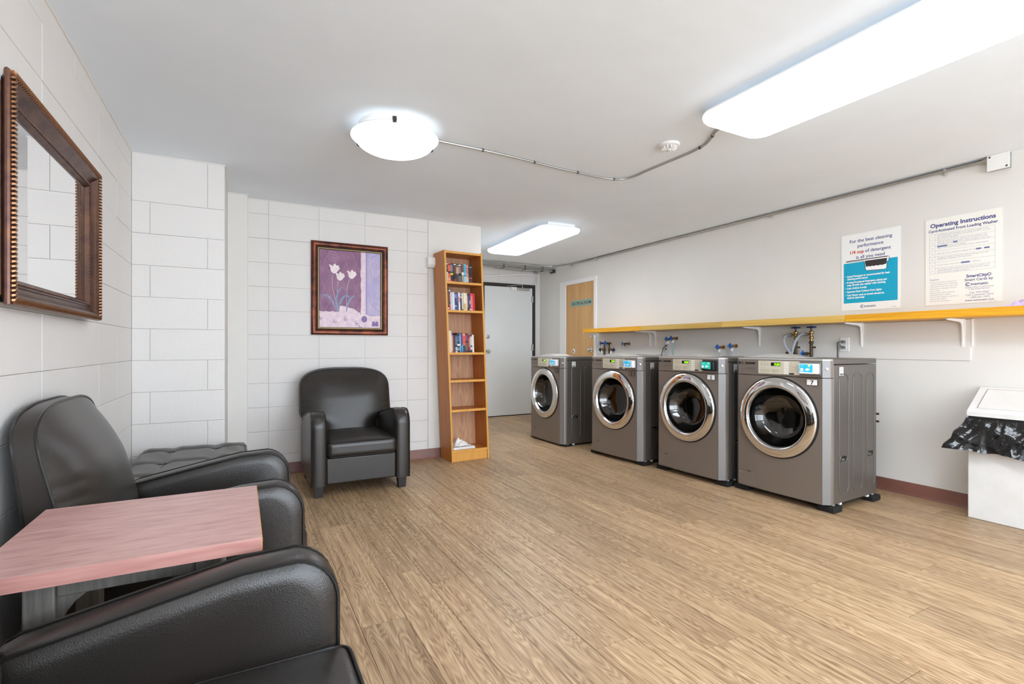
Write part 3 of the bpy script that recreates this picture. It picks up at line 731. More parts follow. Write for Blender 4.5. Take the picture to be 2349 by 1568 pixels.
# side table
tb = thing('side_table', 'square side table with reddish wood top and grey legs between two armchairs', 'table', (-0.2265, 1.64, 0))
MB().rbox(-0.2695, 0.2695, -0.265, 0.265, 0.597, 0.63, 0.0015, 1).build('table_top', 'table_wood', tb)
MB().rbox(-0.2695, 0.2695, -0.2665, -0.265, 0.5975, 0.6295, 0.0005, 1).build('edge_band', 'table_edge', tb)
MB().rbox(0.2695, 0.271, -0.265, 0.265, 0.5975, 0.6295, 0.0005, 1).build('edge_band', 'case_edge', tb)
for sx in (-1, 1):
    for sy in (-1, 1):
        cx_, cy_ = sx*0.155, sy*0.195
        MB().rbox(cx_-0.027, cx_+0.027, cy_-0.027, cy_+0.027, 0, 0.597, 0.004).build('leg', 'grey_wood', tb)
        pl = [(0, 0), (0.06, 0)] + [(0.06-0.06*math.sin(R(a)), -0.06+0.06*math.cos(R(a))) for a in (0, 30, 60, 90)]
        MB().prism([(0, 0), (0.055, 0), (0.03, -0.02), (0.015, -0.04), (0, -0.075)], -0.008, 0.008, lambda u, v, t_: (cx_-sx*(0.027+u), cy_+t_, 0.555+v)).build('corner_brace', 'grey_wood', tb)
for sy in (-1, 1): MB().rbox(-0.128, 0.128, sy*0.20-0.01, sy*0.20+0.01, 0.553, 0.597, 0.002).build('apron', 'grey_wood', tb)
for sx in (-1, 1): MB().rbox(sx*0.155-0.01, sx*0.155+0.01, -0.168, 0.168, 0.553, 0.597, 0.002).build('apron', 'grey_wood', tb)

# ================================================================== MIRROR AND PICTURE
def moulding(b, hw, hh, prof, m):
    """prof: (inset from the outer edge, height off the wall); mitred ring"""
    n = len(prof); vs = []
    for sx, sy in ((-1, -1), (1, -1), (1, 1), (-1, 1)):
        for d, h in prof: vs.append(m(sx*(hw-d), sy*(hh-d), h))
    fs = [(c*n+i, ((c+1) % 4)*n+i, ((c+1) % 4)*n+i+1, c*n+i+1) for c in range(4) for i in range(n-1)]
    return b.add(vs, fs)
mr_ = thing('wall_mirror', 'rectangular mirror in a bronze moulded frame with rope edge on the block wall', 'mirror', (XL, 2.437, 1.552))
hy, hz = 0.508, 0.336
mm = lambda u, v, h: (h, -u, v)       # seen from the room: right is -Y
MB().rbox(0.004, 0.010, -hy+0.07, hy-0.07, -hz+0.06, hz-0.06, 0.001).build('mirror_glass', 'mirror_glass', mr_)
MB().add([], []).box(0.001, 0.004, -hy+0.012, hy-0.012, -hz+0.012, hz-0.012).build('backing', 'dark_wood', mr_)
moulding(MB(), hy, hz, [(0.030, 0.0), (0.030, 0.018), (0.022, 0.020), (0.016, 0.026), (0.006, 0.030), (0.001, 0.034), (0.0, 0.040), (0.003, 0.045), (0.010, 0.047), (0.026, 0.047)], mm).build('outer_moulding', 'frame_purple', mr_)
moulding(MB(), hy, hz, [(0.024, 0.049), (0.030, 0.046), (0.036, 0.038), (0.048, 0.028), (0.058, 0.023), (0.061, 0.026), (0.066, 0.026)], mm).build('frame_cove', 'frame_bronze', mr_)
moulding(MB(), hy, hz, [(0.074, 0.025), (0.080, 0.018), (0.086, 0.0105)], mm).build('inner_lip', 'frame_bronze', mr_)
def rope(name, hw, hh, inset, hgt, pitch, r, m, material, parent, sl=0.6):
    b = MB()
    a, c = hw-inset, hh-inset
    for (p0, p1) in (((-a, -c), (a, -c)), ((a, -c), (a, c)), ((a, c), (-a, c)), ((-a, c), (-a, -c))):
        d = Vector((p1[0]-p0[0], p1[1]-p0[1])); L = d.length; d.normalize(); q = Vector((-d.y, d.x)); n = int(L/pitch)
        for i in range(n):
            o = Vector(p0) + d*(L*(i+0.5)/n)
            e1 = (d*1.0 + q*sl).normalized(); e2 = Vector((-e1.y, e1.x))
            vs = []; s_ = MB().ball((0, 0, 0), pitch*0.48, r*1.35, r, 6, 4)
            for (u, v, h) in s_.v:
                w_ = o + e2*u*0.9 + e1*0*u + (e1*v*0 + (q*v) + d*v*sl)
                w_ = o + d*u + (q + d*sl)*v
                vs.append(m(w_.x, w_.y, hgt+h))
            b.add(vs, s_.f)
    return b.build(name, material, parent)
rope('rope_edge', hy, hz, 0.0125, 0.0495, 0.0135, 0.0095, mm, 'bead_bronze', mr_)
rope('inner_rope', hy, hz, 0.070, 0.0245, 0.010, 0.0045, mm, 'frame_bronze', mr_)

pc = thing('framed_picture', 'framed print of three white tulips on plum ground in copper frame above armchair', 'picture', (0.8777, YB, 1.625))
pw, ph_ = 0.3392, 0.4175
pm = lambda u, v, h: (u, -h, v)
moulding(MB(), pw, ph_, [(0.0, 0.0), (0.0, 0.020), (0.004, 0.026), (0.014, 0.030), (0.028, 0.029), (0.040, 0.022), (0.046, 0.018)], pm).build('outer_moulding', 'frame_copper', pc)
moulding(MB(), pw, ph_, [(0.046, 0.018), (0.049, 0.021), (0.052, 0.020), (0.054, 0.014), (0.066, 0.013), (0.069, 0.009)], pm).build('inner_moulding', 'frame_dark', pc)
rope('rope_edge', pw, ph_, 0.0605, 0.0145, 0.0085, 0.0036, pm, 'bead_gold', pc)
iw, ih = pw-0.067, ph_-0.067            # visible print half size
MB().box(-iw-0.004, iw+0.004, -0.006, -0.002, -ih-0.004, ih+0.004).build('print_ground', 'print_plum', pc, smooth=0)
def FP(): return Flat((0, -0.006, 0), (1, 0, 0), (0, 0, 1))
def uv(px, py):      # place in the print, 0..1 from its top left
    return (-iw + 2*iw*px, ih - 2*ih*py)
def U(L): return [uv(a, b_) for a, b_ in L]
F = FP()
for k_ in range(-4, 9):
    x0 = k_*0.17
    for sgn in (1, -1):
        pts = []
        for i in range(13):
            yy = i/12*0.80; xx = x0 + sgn*yy*0.52
            if 0.005 < xx < 0.66: pts.append(uv(xx, yy))
        if len(pts) > 1: F.line(pts, 0.0016, 0.0003)
# swirl
def spiral(cx, cy, r0, turns, n=40, asp=0.79, d=1):
    return [uv(cx + d*r0*(1-i/n*0.9)*math.cos(turns*2*PI*i/n), cy + r0*asp*(1-i/n*0.9)*math.sin(turns*2*PI*i/n)) for i in range(n+1)]
for r0 in (0.085, 0.105): F.line(spiral(0.22, 0.075, r0, 2.2), 0.003, 0.0003)
F.line(spiral(0.12, 0.12, 0.05, 1.3, d=-1), 0.0025, 0.0003)
F.build('lattice', 'print_plum_light', pc)
F = FP(); rnd = random.Random(3)
edge = [(0.67+rnd.uniform(-.008, .008), i/16*0.83) for i in range(17)]
F.poly(U([(0.745, 0.0), (0.745, 0.83)] + list(reversed(edge))), 0.0004)
low = [(i/24*0.66, 0.795+rnd.uniform(-.006, .006)) for i in range(25)]
F.poly(U([(0, 1), (0, 0.79)] + low[1:] + [(0.66, 0.85), (0.67, 1)]), 0.0004)
F.poly(U([(0.31, 0.80), (0.33, 0.715), (0.40, 0.72), (0.46, 0.735), (0.55, 0.75), (0.62, 0.79), (0.67, 0.83), (0.66, 0.86)]), 0.00045)
F.poly(U([(0.66, 1), (0.655, 0.825), (0.72, 0.81), (0.80, 0.835), (0.86, 0.84), (1.0, 0.835), (1, 1)]), 0.00048)
F.build('pale_cloth', 'print_blush', pc)
F = FP(); F.poly(U([(0.745, 0), (1, 0), (1, 0.84), (0.745, 0.83)]), 0.0003); F.build('lilac_panel', 'print_lilac', pc)
F = FP()
F.line(U([(0.765, 0.0), (0.765, 0.82)]), 0.006, 0.0006); F.line(U([(0.79, 0.0), (0.79, 0.82)]), 0.002, 0.0006)
for cx_, cy_, r0, d in ((0.90, 0.17, 0.075, 1), (0.92, 0.36, 0.07, -1), (0.93, 0.56, 0.075, 1), (0.90, 0.68, 0.05, -1)): F.line(spiral(cx_, cy_, r0, 1.8, d=d), 0.0026, 0.0006)
F.line(U([(0.83, 0.08), (0.88, 0.05), (0.94, 0.02), (0.99, 0.0)]), 0.003, 0.0006)
F.line(U([(0.82, 0.20), (0.84, 0.30), (0.90, 0.36), (0.98, 0.30)]), 0.003, 0.0006)
F.line(U([(0.81, 0.52), (0.83, 0.66), (0.90, 0.74), (0.99, 0.78)]), 0.003, 0.0006)
F.build('scrollwork', 'print_lilac_dark', pc)
F = FP()
for cx_, cy_, r0, d in ((0.30, 0.83, 0.04, 1), (0.15, 0.90, 0.035, -1), (0.42, 0.86, 0.03, 1), (0.20, 0.93, 0.03, 1), (0.55, 0.90, 0.03, -1), (0.62, 0.95, 0.03, 1), (0.73, 0.97, 0.03, -1)): F.line(spiral(cx_, cy_, r0, 1.2), 0.0014, 0.0007)
for cx_, cy_, r0 in ((0.725, 0.885, 0.05),): F.poly([uv(cx_+r0*math.cos(a*PI/8), cy_+r0*0.85*math.sin(a*PI/8)) for a in range(16)], 0.0006)
for cx_, cy_ in ((0.25, 0.92), (0.02, 0.88), (0.60, 0.94), (0.42, 0.89), (0.655, 0.985)):
    for a in range(5): F.poly([uv(cx_, cy_), uv(cx_+0.03*math.cos(a), cy_+0.024*math.sin(a)), uv(cx_+0.034*math.cos(a+.25), cy_+0.027*math.sin(a+.25)), uv(cx_+0.03*math.cos(a+.5), cy_+0.024*math.sin(a+.5))], 0.0006)
F.poly(U([(0.85, 0.975), (0.86, 0.92), (0.89, 0.905), (0.91, 0.93), (0.93, 0.905), (0.96, 0.92), (0.965, 0.975)]), 0.0006)
F.build('floral_pattern', 'print_violet', pc)
F = FP()
for pts in ([(0.21, 0.315), (0.205, 0.42), (0.215, 0.50), (0.235, 0.58), (0.26, 0.66)], [(0.30, 0.40), (0.285, 0.52), (0.28, 0.65), (0.295, 0.79)], [(0.48, 0.36), (0.45, 0.47), (0.435, 0.60), (0.43, 0.79)]):
    F.line([(p.x, p.y) for p in catm([Vector((*uv(*q), 0)) for q in pts], 6)], 0.005, 0.0006)
F.build('stem', 'print_stem', pc)
F = FP()
def leaf(pts, wmax):
    c_ = catm([Vector((*uv(*q), 0)) for q in pts], 6); n = len(c_)
    F.line([(p.x, p.y) for p in c_], [max(0.0008, wmax*math.sin(PI*min(1, 0.06+i/(n-1)))) for i in range(n)], 0.0008)
leaf([(0.27, 0.79), (0.23, 0.70), (0.17, 0.62), (0.10, 0.585), (0.06, 0.60), (0.03, 0.65)], 0.018)
leaf([(0.285, 0.79), (0.27, 0.68), (0.285, 0.58), (0.32, 0.51), (0.37, 0.49)], 0.018)
leaf([(0.30, 0.79), (0.32, 0.70), (0.37, 0.62), (0.43, 0.58), (0.47, 0.60), (0.47, 0.63)], 0.018)
leaf([(0.43, 0.80), (0.45, 0.71), (0.49, 0.63), (0.55, 0.585), (0.60, 0.59)], 0.017)
leaf([(0.285, 0.55), (0.33, 0.49), (0.38, 0.48), (0.41, 0.52), (0.40, 0.56)], 0.004)
F.build('leaf', 'print_leaf', pc)
tul = [(0, 0.52), (-0.05, 0.48), (-0.09, 0.40), (-0.10, 0.25), (-0.13, 0.16), (-0.16, 0.14), (-0.10, 0.13), (-0.06, 0.16), (-0.04, 0.22), (-0.01, 0.10), (0.02, 0.06), (0.05, 0.12), (0.07, 0.16), (0.10, 0.14), (0.13, 0.16), (0.13, 0.22), (0.16, 0.27), (0.13, 0.34), (0.10, 0.40), (0.05, 0.49)]
for cx_, cy_, sc in ((0.235, 0.175, 0.62), (0.325, 0.275, 0.56), (0.515, 0.24, 0.58)):
    F = FP(); F.poly([uv(cx_+a*sc*0.95, cy_+(b_-0.06)*sc*0.46) for a, b_ in tul], 0.001+0.0002*cx_); F.build('tulip', 'print_tulip', pc)
    F = FP()
    for q in ([(-0.03, 0.24), (-0.05, 0.34), (0.0, 0.47)], [(0.06, 0.18), (0.03, 0.30), (0.03, 0.44)], [(0.11, 0.24), (0.07, 0.36)]): F.line([uv(cx_+a*sc*0.95, cy_+(b_-0.06)*sc*0.46) for a, b_ in q], 0.0012, 0.0016)
    F.build('petal_line', 'print_blush', pc)
# ================================================================== BOOKCASE AND BOOKS
RK = -0.040                      # the case has racked over to the left
BCX, BCY, BCR = 1.757, 4.482, R(3.0)
CW, CD, CHT = 0.405, 0.262, 2.016
bc = thing('bookcase', 'tall narrow orange brown bookcase leaning slightly beside the block wall', 'bookcase', (BCX, BCY, 0), BCR)
def rack(b): b.v = [(p[0]+RK*p[2], p[1], p[2]) for p in b.v]; return b
TH = 0.018
for nm, x0 in (('side_panel', 0), ('side_panel', CW-TH)):
    s_ = rack(MB().rbox(x0, x0+TH, 0.004, CD, 0, CHT, 0.001, 1)).build(nm, 'case_wood', bc)
    rack(MB().rbox(x0, x0+TH, 0, 0.004, 0, CHT, 0.001, 1)).build('edge_strip', 'case_edge', s_)
SH = [0.108, 0.498, 0.782, 1.046, 1.452, 1.722]      # shelf tops
for z in SH + [CHT-0.004]:
    s_ = rack(MB().rbox(TH, CW-TH, 0.008, CD-0.006, z-0.022, z, 0.001, 1)).build('shelf' if z < 2 else 'top_panel', 'case_wood', bc)
    rack(MB().rbox(TH, CW-TH, 0.004, 0.008, z-0.022, z, 0.001, 1)).build('edge_strip', 'case_edge', s_)
rack(MB().rbox(TH, CW-TH, CD-0.006, CD, 0.02, CHT-0.02, 0.0005, 1)).build('back_panel', 'case_back', bc)
rack(MB().rbox(TH, CW-TH, 0.012, 0.028, 0, 0.086, 0.001, 1)).build('kick_board', 'case_edge', bc)
for z in (1.12, 1.33): rack(MB().lathe([(0, 0.0006), (0.004, 0.0004), (0.0045, 0)], (0, 0.06, z), (-1, 0, 0), 8)).build('peg_cap', 'case_back', bc)
M_bc = Matrix.Translation((BCX, BCY, 0)) @ Matrix.Rotation(BCR, 4, 'Z')
bookcol = {}
def bmat(c):
    k_ = 'book_%d_%d_%d' % c
    if k_ not in MATS: mat(k_, lin(*c), 0.4)
    return k_
mat('book_pages', lin(232, 226, 210), 0.8)
def book(xl, z, wd, ht, cover, bands, label, dep=0.105, front=0.02):
    """one paperback standing on a shelf; bands = (from, to, colour) up the spine"""
    loc = M_bc @ Vector((xl + RK*z, front, z))
    t = thing('book', label, 'book', loc, BCR, 'paperback books in the narrow bookcase')
    b = MB().box(0, wd, 0, 0.0016, 0, ht).box(0, 0.0009, 0.0016, dep, 0, ht).box(wd-0.0009, wd, 0.0016, dep, 0, ht)
    b.v = [(p[0]+RK*p[2], p[1], p[2]) for p in b.v]; b.build('cover', bmat(cover), t, smooth=0)
    b = MB().box(0.0009, wd-0.0009, 0.0016, dep-0.003, 0.0015, ht-0.0015); b.v = [(p[0]+RK*p[2], p[1], p[2]) for p in b.v]; b.build('pages', 'book_pages', t, smooth=0)
    for (a, c_, colr) in bands:
        b = MB().box(0.0004, wd-0.0004, -0.0004, 0.0, a*ht, c_*ht); b.v = [(p[0]+RK*p[2], p[1], p[2]) for p in b.v]; b.build('spine_print', bmat(colr), t, smooth=0)
K, W_, RD = (28, 26, 26), (226, 222, 214), (196, 36, 34)
rowT = [ # width, height, cover, bands, label
 (0.021, 0.178, K, [(0.02, 0.5, (196, 190, 178)), (0.9, 0.96, W_), (0.62, 0.85, (80, 72, 64))], 'black and grey paperback against the left side of the top shelf'),
 (0.027, 0.178, (226, 92, 70), [(0.44, 0.56, K), (0.86, 0.95, (170, 36, 24)), (0.05, 0.2, (236, 150, 110))], 'coral red paperback on the top shelf'),
 (0.029, 0.176, K, [(0.36, 0.48, (214, 196, 60)), (0.55, 0.93, (120, 124, 132)), (0.0, 0.06, (206, 90, 70))], 'black paperback with yellow band on the top shelf'),
 (0.027, 0.176, K, [(0.45, 0.9, (96, 58, 56)), (0.0, 0.14, (150, 44, 38)), (0.92, 0.97, W_)], 'black and maroon paperback with red foot on the top shelf'),
 (0.027, 0.175, K, [(0.45, 0.82, (198, 156, 130)), (0.05, 0.42, (62, 60, 62)), (0.86, 0.94, (120, 116, 104))], 'black paperback with tan label on the top shelf'),
 (0.027, 0.175, K, [(0.04, 0.35, (112, 102, 98)), (0.5, 0.86, (140, 128, 122)), (0.9, 0.97, W_)], 'black and speckled grey paperback on the top shelf'),
 (0.025, 0.174, (116, 72, 60), [(0.4, 0.56, W_), (0.02, 0.38, (150, 144, 132)), (0.6, 0.62, K)], 'brown paperback with white band on the top shelf'),
 (0.029, 0.178, (96, 184, 206), [(0.36, 0.4, (30, 90, 110)), (0.02, 0.33, (150, 200, 226)), (0.55, 0.9, (70, 168, 192))], 'light blue paperback on the top shelf'),
 (0.023, 0.172, (226, 140, 130), [(0.05, 0.3, (230, 190, 140)), (0.5, 0.85, (214, 110, 104))], 'salmon pink paperback on the top shelf'),
 (0.034, 0.172, (34, 26, 32), [(0.86, 0.9, (150, 150, 156)), (0.24, 0.3, (190, 70, 80)), (0.02, 0.22, (60, 34, 52))], 'thick black paperback at the right end of the top shelf row')]
rowM = [
 (0.021, 0.215, (20, 22, 20), [(0.2, 0.9, (60, 70, 60)), (0.04, 0.1, W_)], 'tall black book at the left end of the second shelf'),
 (0.016, 0.19, K, [(0.0, 0.3, (206, 50, 40)), (0.4, 0.85, (150, 50, 56)), (0.92, 0.99, W_)], 'narrow black and red book on the second shelf'),
 (0.013, 0.17, (222, 218, 204), [(0.1, 0.9, (230, 228, 218))], 'thin cream paperback beside the pale blue one on the second shelf'),
 (0.026, 0.170, (200, 212, 220), [(0.1, 0.85, (214, 224, 230))], 'pale blue paperback on the second shelf'),
 (0.022, 0.165, (32, 40, 110), [(0.2, 0.28, (180, 190, 220)), (0.7, 0.92, (120, 130, 190)), (0.02, 0.16, (60, 90, 140))], 'navy paperback with pale title on the second shelf'),
 (0.017, 0.165, (76, 66, 130), [(0.1, 0.4, (40, 60, 110)), (0.5, 0.95, (100, 96, 150))], 'violet blue paperback on the second shelf'),
 (0.016, 0.17, (232, 228, 226), [(0.45, 0.75, (220, 150, 150))], 'white paperback with pink title on the second shelf'),
 (0.020, 0.165, (40, 56, 96), [(0.72, 0.82, (210, 180, 150)), (0.0, 0.2, K), (0.86, 0.97, (140, 150, 170))], 'dark blue paperback with cream mark on the second shelf'),
 (0.015, 0.168, (226, 214, 188), [(0.0, 0.06, (60, 50, 40))], 'thin beige paperback on the second shelf'),
 (0.022, 0.168, (230, 222, 202), [(0.05, 0.4, (206, 170, 120))], 'ivory paperback with tan foot on the second shelf'),
 (0.019, 0.170, (228, 200, 150), [(0.4, 0.85, (236, 216, 180))], 'straw yellow paperback on the second shelf'),
 (0.018, 0.162, (50, 44, 84), [(0.2, 0.9, (110, 96, 130)), (0.02, 0.1, K)], 'dark purple paperback on the second shelf'),
 (0.014, 0.162, (70, 64, 110), [(0.05, 0.12, W_), (0.4, 0.6, (170, 170, 190))], 'slim bluish purple paperback on the second shelf'),
 (0.024, 0.170, (216, 60, 72), [(0.15, 0.85, (228, 120, 124)), (0.02, 0.1, (236, 170, 170))], 'rose red paperback with pale lettering on the second shelf'),
 (0.026, 0.168, (200, 18, 28), [(0.0, 0.03, (150, 10, 20))], 'bright red paperback at the right end of the second shelf')]
rowB = [
 (0.030, 0.208, (222, 206, 178), [], 'tall cream book at the left end of the third shelf'),
 (0.014, 0.20, (150, 130, 140), [(0.86, 0.98, (120, 96, 130)), (0.1, 0.8, (200, 180, 170))], 'slim mauve topped book on the third shelf'),
 (0.022, 0.170, (104, 30, 34), [(0.1, 0.9, (124, 46, 46)), (0.0, 0.05, RD)], 'dark maroon paperback on the third shelf'),
 (0.023, 0.172, (36, 44, 56), [(0.1, 0.3, (150, 190, 206)), (0.4, 0.9, (80, 110, 130)), (0.0, 0.07, W_)], 'slate blue paperback with pale foot on the third shelf'),
 (0.027, 0.186, (20, 22, 30), [(0.1, 0.25, (130, 140, 150)), (0.34, 0.44, (230, 230, 232)), (0.55, 0.85, (60, 90, 130))], 'black paperback with white disc on the third shelf'),
 (0.013, 0.182, (120, 160, 200), [(0.2, 0.9, (150, 190, 220))], 'thin sky blue paperback on the third shelf'),
 (0.017, 0.186, (30, 80, 140), [(0.05, 0.4, (40, 150, 190)), (0.6, 0.9, (90, 60, 130))], 'blue paperback with turquoise foot on the third shelf'),
 (0.027, 0.188, (232, 74, 30), [(0.0, 0.35, (44, 50, 70)), (0.86, 0.96, (240, 150, 100))], 'bright orange paperback on the third shelf'),
 (0.030, 0.186, (60, 30, 50), [(0.1, 0.5, (110, 90, 84)), (0.6, 0.9, (140, 70, 110))], 'plum and brown paperback on the third shelf'),
 (0.018, 0.172, (150, 36, 40), [(0.3, 0.8, (190, 120, 110)), (0.0, 0.1, K)], 'crimson paperback on the third shelf'),
 (0.023, 0.172, (34, 44, 84), [(0.15, 0.9, (200, 200, 196)), (0.3, 0.4, (60, 90, 170))], 'navy and white paperback on the third shelf'),
 (0.020, 0.172, (230, 224, 212), [], 'cream white paperback at the right end of the third shelf')]
for row, z in ((rowT, SH[5]), (rowM, SH[4]), (rowB, SH[3])):
    xx = TH+0.003
    for i, (a, h_, c_, bd, lb) in enumerate(row):
        book(xx, z, a, h_, c_, bd, lb, front=0.022+0.004*((i*7) % 3)); xx += a+0.0008
# papers on the lowest shelf
for i, (dz, x0, wd, dp_, rz, c_, lb) in enumerate(((0.0, 0.034, 0.235, 0.19, 0, (214, 212, 210), 'grey magazine at the bottom of the pile on the lowest shelf'),
        (0.0085, 0.040, 0.225, 0.185, 1.5, (228, 228, 230), 'white magazine in the middle of the pile on the lowest shelf'),
        (0.0165, 0.032, 0.23, 0.185, -1.5, (206, 204, 206), 'pale magazine upper in the pile on the lowest shelf'))):
    z = SH[0]+dz; t = thing('magazine', lb, 'magazine', M_bc @ Vector((x0+RK*z, 0.03, z)), BCR+R(rz), 'magazines on the lowest shelf')
    MB().rbox(0, wd, 0.001, dp_, 0.0004, 0.0076, 0.001, 1).build('pages', 'paper', t)
    MB().rbox(0, wd, 0, dp_, 0.0077, 0.0082, 0.0002, 1).build('cover', bmat(c_), t)
cr_ = MB()
def crump(u, v):
    n_ = noise.noise(Vector((u*5, v*5, 1.3))); n2 = noise.noise(Vector((u*11, v*11, 4.1)))
    return (0.17*u + 0.01*n2, 0.14*v + 0.012*n_, 0.003 + 0.05*max(0, math.sin(PI*u))*math.sin(PI*v)*(0.5+abs(n_)*1.4) + 0.01*abs(n2))
cr_.grid(26, 22, crump)
z = SH[0]+0.0255
cn = cr_.build('crumpled_flyer', 'paper', smooth=25); cn.location = M_bc @ Vector((0.05+RK*z, 0.035, z)); cn.rotation_euler = (0, 0, BCR)
tag(cn, 'crumpled white newspaper flyer lying on top of the magazines', 'flyer')

# ================================================================== WASHERS
HS, HF = 0.350, 0.312
def plan(off=0.0):
    right = [(0.065, -HS), (0.050, -HS+0.001), (0.036, -HS+0.006), (0.0, -HF)]
    p = list(right) + [(-0.004, -HF*0.6), (-0.006, 0), (-0.004, HF*0.6), (0.0, HF), (0.036, HS-0.006), (0.050, HS-0.001), (0.065, HS)]
    return p
def make_washer(num, X, Y, rz, zb, label, plate, reader):
    t = thing('washing_machine', label, 'washing machine', (X, Y, 0), rz, 'front loading washers in a row')
    BZ = lambda z: z-0.05+zb                 # heights measured on the machine whose body stands 5 cm up
    up = lambda u, v, h: (u, v, BZ(h))
    MB().rbox(0.066, 0.63, -HS, -HS+0.012, BZ(0.05), BZ(0.977), 0.004).rbox(0.066, 0.63, HS-0.012, HS, BZ(0.05), BZ(0.977), 0.004).box(0.618, 0.629, -HS+0.012, HS-0.012, BZ(0.05), BZ(0.976)).box(0.066, 0.618, -HS+0.012, HS-0.012, BZ(0.052), BZ(0.062)).build('cabinet', 'washer_side', t)
    MB().rbox(0.062, 0.632, -HS-0.001, HS+0.001, BZ(0.980), BZ(1.017), 0.007, 3).build('top_cover', 'washer_side', t)
    b = MB(); NR, NT = 4, 72; vs = []; cz = 0.594
    bow = lambda y: -0.006*(1-(y/HF)**2)
    for k_ in range(NT):
        a = 2*PI*(k_+0.5)/NT; cy_, sy_ = math.cos(a), math.sin(a)
        tt = min(HF/abs(cy_) if abs(cy_) > 1e-6 else 9, ((0.888-cz) if sy_ > 0 else (cz-0.05))/abs(sy_) if abs(sy_) > 1e-6 else 9)
        for j in range(NR+1):
            q = 0.287 + (tt-0.287)*(j/NR) if j else 0.287
            vs.append((bow(cy_*q), cy_*q, BZ(cz+sy_*q)))
    n1 = NR+1; fs = [(k_*n1+j, k_*n1+j+1, ((k_+1) % NT)*n1+j+1, ((k_+1) % NT)*n1+j) for k_ in range(NT) for j in range(NR)]
    # the four corner gaps of the radial grid
    for sy_ in (-1, 1):
        for zz in (0.05, 0.888):
            vs.append((0.0, sy_*HF, BZ(zz))); ci = len(vs)-1
            ang = [k_ for k_ in range(NT) if True]
            ca_ = math.atan2(zz-cz, sy_*HF) % (2*PI); k0 = int(ca_/(2*PI)*NT-0.5) % NT
            fs.append((k0*n1+NR, ci, ((k0+1) % NT)*n1+NR))
    b.add(vs, fs)
    b.lathe([(0.287, 0.0), (0.287, -0.05)], (-0.004, 0, BZ(cz)), (-1, 0, 0), NT)
    for s in (-1, 1):
        b.prism([(0.0, s*HF), (0.036, s*(HS-0.006)), (0.050, s*(HS-0.001)), (0.065, s*HS), (0.065, s*(HF-0.004)), (0.003, s*(HF-0.004))], 0.05, 0.888, up)
    b.box(0.0005, 0.06, -HF, HF, BZ(0.05), BZ(0.056)).build('front_panel', 'washer_grey', t, smooth=25)
    MB().prism(plan(), 0.8925, 1.006, up).build('control_panel', 'washer_grey', t, smooth=20)
    MB().prism([(0.065, -HS+0.004), (0.036, -HS+0.008), (0.004, -HF), (0.0, 0), (0.004, HF), (0.036, HS-0.008), (0.065, HS-0.004)], 1.006, 1.015, up).build('panel_top', 'washer_top', t)
    # light corner strips
    for s in (-1, 1):
        MB().prism([(0.0355, s*(HS-0.0055)), (0.0, s*(HF+0.0015)), (-0.0008, s*(HF+0.0008)), (0.0345, s*(HS-0.0045))], 0.052, 0.8875, up).prism([(0.0355, s*(HS-0.0055)), (0.0, s*(HF+0.0015)), (-0.0008, s*(HF+0.0008)), (0.0345, s*(HS-0.0045))], 0.893, 1.005, up).build('corner_strip', 'washer_light', t)
    # detergent lid on top
    lid = MB().rbox(0.10, 0.36, -0.075, 0.335, BZ(1.0165), BZ(1.022), 0.002).build('detergent_lid', 'washer_top', t)
    b = MB(); vs = []; N = 16
    for x_ in (0.12, 0.34):
        for i in range(N+1):
            a = -1+2*i/N; vs.append((x_, 0.13+0.155*a, BZ(1.0215 + 0.024*(1-a*a)**1.0)))
    b.add(vs, [(i, i+1, N+2+i, N+1+i) for i in range(N)] + [tuple(range(N+1)), tuple(range(N+1, 2*N+2))]); b.build('lid_dome', 'washer_top', lid)
    # door: black ring coloured as the gap's shadow, chrome ring, glass bowl, drum
    o = (-0.006, 0, BZ(cz)); ax = (-1, 0, 0)
    dr = MB().lathe([(0.2925, -0.004), (0.2925, 0.001), (0.272, 0.002)], o, ax, 64).build('gap_shadow_ring', 'black_rubber', t)
    dd = MB().lathe([(0.285, 0.0), (0.2845, 0.010), (0.282, 0.016), (0.276, 0.020), (0.262, 0.0245), (0.245, 0.0285), (0.230, 0.0305), (0.222, 0.030), (0.217, 0.026), (0.2145, 0.018)], o, ax, 72).build('door', 'chrome', t, smooth=60)
    MB().lathe([(0.2145, 0.012), (0.2165, 0.016), (0.213, 0.018), (0.209, 0.012), (0.207, 0.002)], o, ax, 64).build('inner_rim', 'satin_chrome', dd, smooth=60)
    g = [(0.2085, 0.010), (0.205, -0.004), (0.19, -0.03), (0.165, -0.066), (0.15, -0.085), (0.12, -0.094), (0.06, -0.098), (0.001, -0.099)]
    MB().lathe(g + [(0.001, -0.104), (0.06, -0.103), (0.123, -0.099), (0.155, -0.089), (0.170, -0.068), (0.194, -0.030), (0.2088, -0.004), (0.2105, 0.010), (0.2085, 0.010)], o, ax, 56).build('door_glass', 'door_glass', dd, smooth=60)
    MB().lathe([(0.27, 0.001), (0.225, -0.002), (0.222, -0.06), (0.222, -0.10)], o, ax, 48).build('tub_gasket', 'black_rubber', t, smooth=60)
    drum = MB().lathe([(0.215, -0.10), (0.245, -0.11), (0.252, -0.14), (0.252, -0.42), (0.24, -0.44), (0.06, -0.445), (0.05, -0.435), (0.001, -0.432)], o, ax, 48).build('drum', 'drum_dark', t, smooth=50)
    for k_ in range(3):
        a = R(90+k_*120+12)
        b = MB().rbox(0.15, 0.41, -0.02, 0.02, -0.25, -0.19, 0.012, 2); b.xf(Matrix.Translation((-0.006, 0, BZ(cz))) @ Matrix.Rotation(a, 4, 'X')); b.build('drum_paddle', 'drum_steel', drum)
    # lower flap
    Fm = lambda u, v, h: (-0.004-h, -u, BZ(v))
    ol = stadium(-0.222, 0.113, 0.082, 0.054, 0.012, 4)
